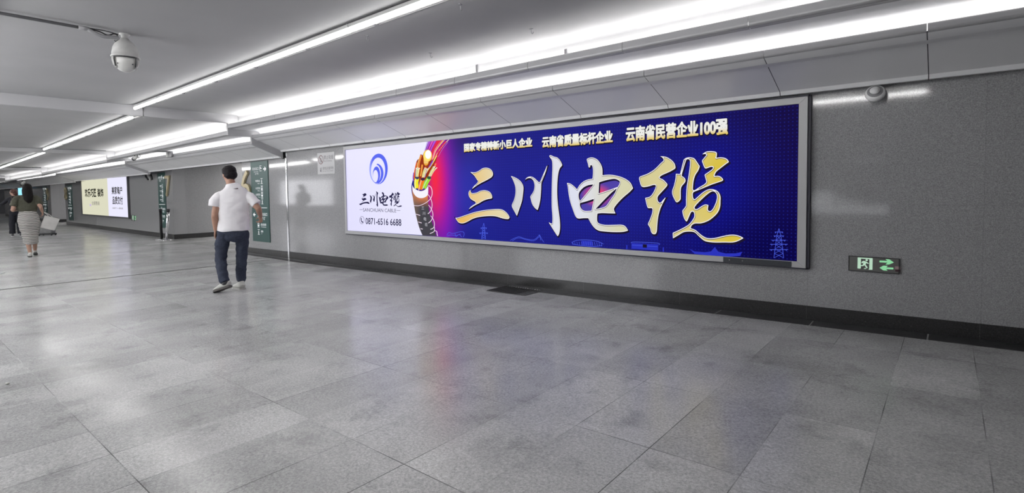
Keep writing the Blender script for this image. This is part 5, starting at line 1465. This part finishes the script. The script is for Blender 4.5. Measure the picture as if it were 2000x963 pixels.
# --- farther woman with red brown hair, arm stretched out to the left
def woman2():
    hr = Matrix.Rotation(math.radians(60), 3, 'Z')
    hc = V((-.05, .02, 1.56))
    bm = bmesh.new()
    head(bm, hc, hr, 1.0)
    loft(bm, [(-.04, 0, 1.38, .06, .058), (-.045, .0, 1.50, .050, .055)], side=(1, 0, 0), seg=14, sub=1)
    loft(bm, [(-.03, .02, .90, .15, .11), (-.03, .02, 1.1, .125, .10), (-.04, .01, 1.3, .150, .09), (-.04, 0, 1.38, .09, .06)], side=(1, 0, 0), seg=20)
    a, b, c_ = V((-.18, .02, 1.34)), V((-.30, .06, 1.20)), V((-.43, .10, 1.10))
    loft(bm, [(*a, .05, .05), (*b, .040, .040), (*c_, .024, .026)], seg=14)
    hand(bm, c_, (-1, .2, -.4), (.0, -.3, .9), (0, 1, .2), .25, .92)
    a, b, c_ = V((.10, .02, 1.34)), V((.13, .04, 1.10)), V((.08, .20, 1.02))
    loft(bm, [(*a, .05, .05), (*b, .040, .040), (*c_, .024, .026)], seg=14)
    hand(bm, c_, (-.3, 1, 0), (.6, .2, .5), (0, 0, 1), .5, .92)
    for h_, kn, an in ((V((-.11, .02, .9)), V((-.13, .05, .48)), V((-.13, .02, .09))), (V((.04, .02, .9)), V((.06, .06, .48)), V((.085, -.02, .10)))):
        loft(bm, [(*h_, .08, .08), (*kn, .055, .06), (*an, .032, .036)], side=(1, 0, 0), seg=14)
        ball(bm, an + V((0, .05, -.04)), (.035, .07, .035), 12)
    body = blob('person', bm, M_skin2, None, .009, 2)
    tag(body, 'farther woman in black with red brown hair and outstretched left arm', 'person')
    eyes(hc, hr, body, 1.0)
    bm = bmesh.new()
    ball(bm, hc + V((.012, -.01, .03)), (.098, .098, .092), 20, hr)
    ball(bm, hc + V((.05, -.04, -.05)), (.075, .07, .085), 16)
    blob('hair', bm, mat('red_brown_hair', (.075, .026, .016), .5, ncol=.4, nscale=40), body, .009, 2, .006, 20)
    bm = bmesh.new()
    loft(bm, [(-.02, .02, .90, .165, .12), (-.03, .02, 1.1, .15, .115), (-.04, .01, 1.28, .165, .105), (-.04, 0, 1.37, .12, .08), (-.04, 0, 1.43, .065, .06)], side=(1, 0, 0), seg=24)
    loft(bm, [(-.12, .01, 1.34, .07, .07), (-.20, .03, 1.31, .066, .066), (-.30, .06, 1.20, .056, .056), (-.42, .10, 1.11, .040, .040)], side=(0, 1, 0), seg=16)
    loft(bm, [(.06, .01, 1.34, .065, .065), (.12, .03, 1.22, .06, .06), (.13, .05, 1.10, .052, .052), (.09, .18, 1.03, .040, .040)], side=(1, 0, 0), seg=16)
    blob('jacket', bm, mat('black_jersey', (.016, .017, .024), .8), body, .009, 2, .010, 8)
    bm = bmesh.new()
    loft(bm, [(-.03, .02, .96, .145, .11), (-.03, .02, .80, .165, .125), (-.03, .02, .74, .12, .09)], side=(1, 0, 0), seg=20)
    loft(bm, [(-.10, .02, .86, .09, .10), (-.125, .05, .48, .085, .085), (-.13, .02, .10, .085, .08)], side=(1, 0, 0), seg=18)
    loft(bm, [(.045, .02, .86, .09, .10), (.065, .06, .48, .085, .085), (.085, -.01, .10, .085, .08)], side=(1, 0, 0), seg=18)
    blob('trousers', bm, mat('black_trousers', (.014, .015, .022), .85), body, .009, 2, .010, 9)
    shm = mat('dark_sneaker', (.10, .10, .11), .6)
    for x_, y_ in ((-.13, -.05), (.085, -.09)):
        shoe('shoe', (x_, y_, 0), (x_, y_ + .24, 0), (0, 0, 1), body, shm, mat('white_sole', (.6, .6, .6), .6), .9)
    place(body, -25.3, 3.20, math.radians(66.5 + 15.5))
    return body
w2 = woman2()
pb = in_frame(w2, (-.0, -.165, .98))
t = thing('backpack', 'small brown backpack on the back of the farther woman', 'bag', pb, w2.rotation_euler.z)
bm = bmesh.new(); box(bm, -.13, .13, -.10, .015, 0, .30)
bevel(bm, .03, 3); obj('bag_body', bm, mat('backpack_brown', (.085, .065, .05), .7, ncol=.2, nscale=15), t, True)
bm = bmesh.new(); box(bm, -.09, .09, -.125, -.095, .03, .15); bevel(bm, .01, 2); obj('pocket', bm, mat('backpack_brown'), t, True)
for s in (-1, 1):
    bm = bmesh.new(); tube(bm, [(s * .08, .02, .28), (s * .10, .05, .40), (s * .09, .13, .44)], .014, seg=8, sub=3); obj('strap', bm, mat('backpack_brown'), t, True)
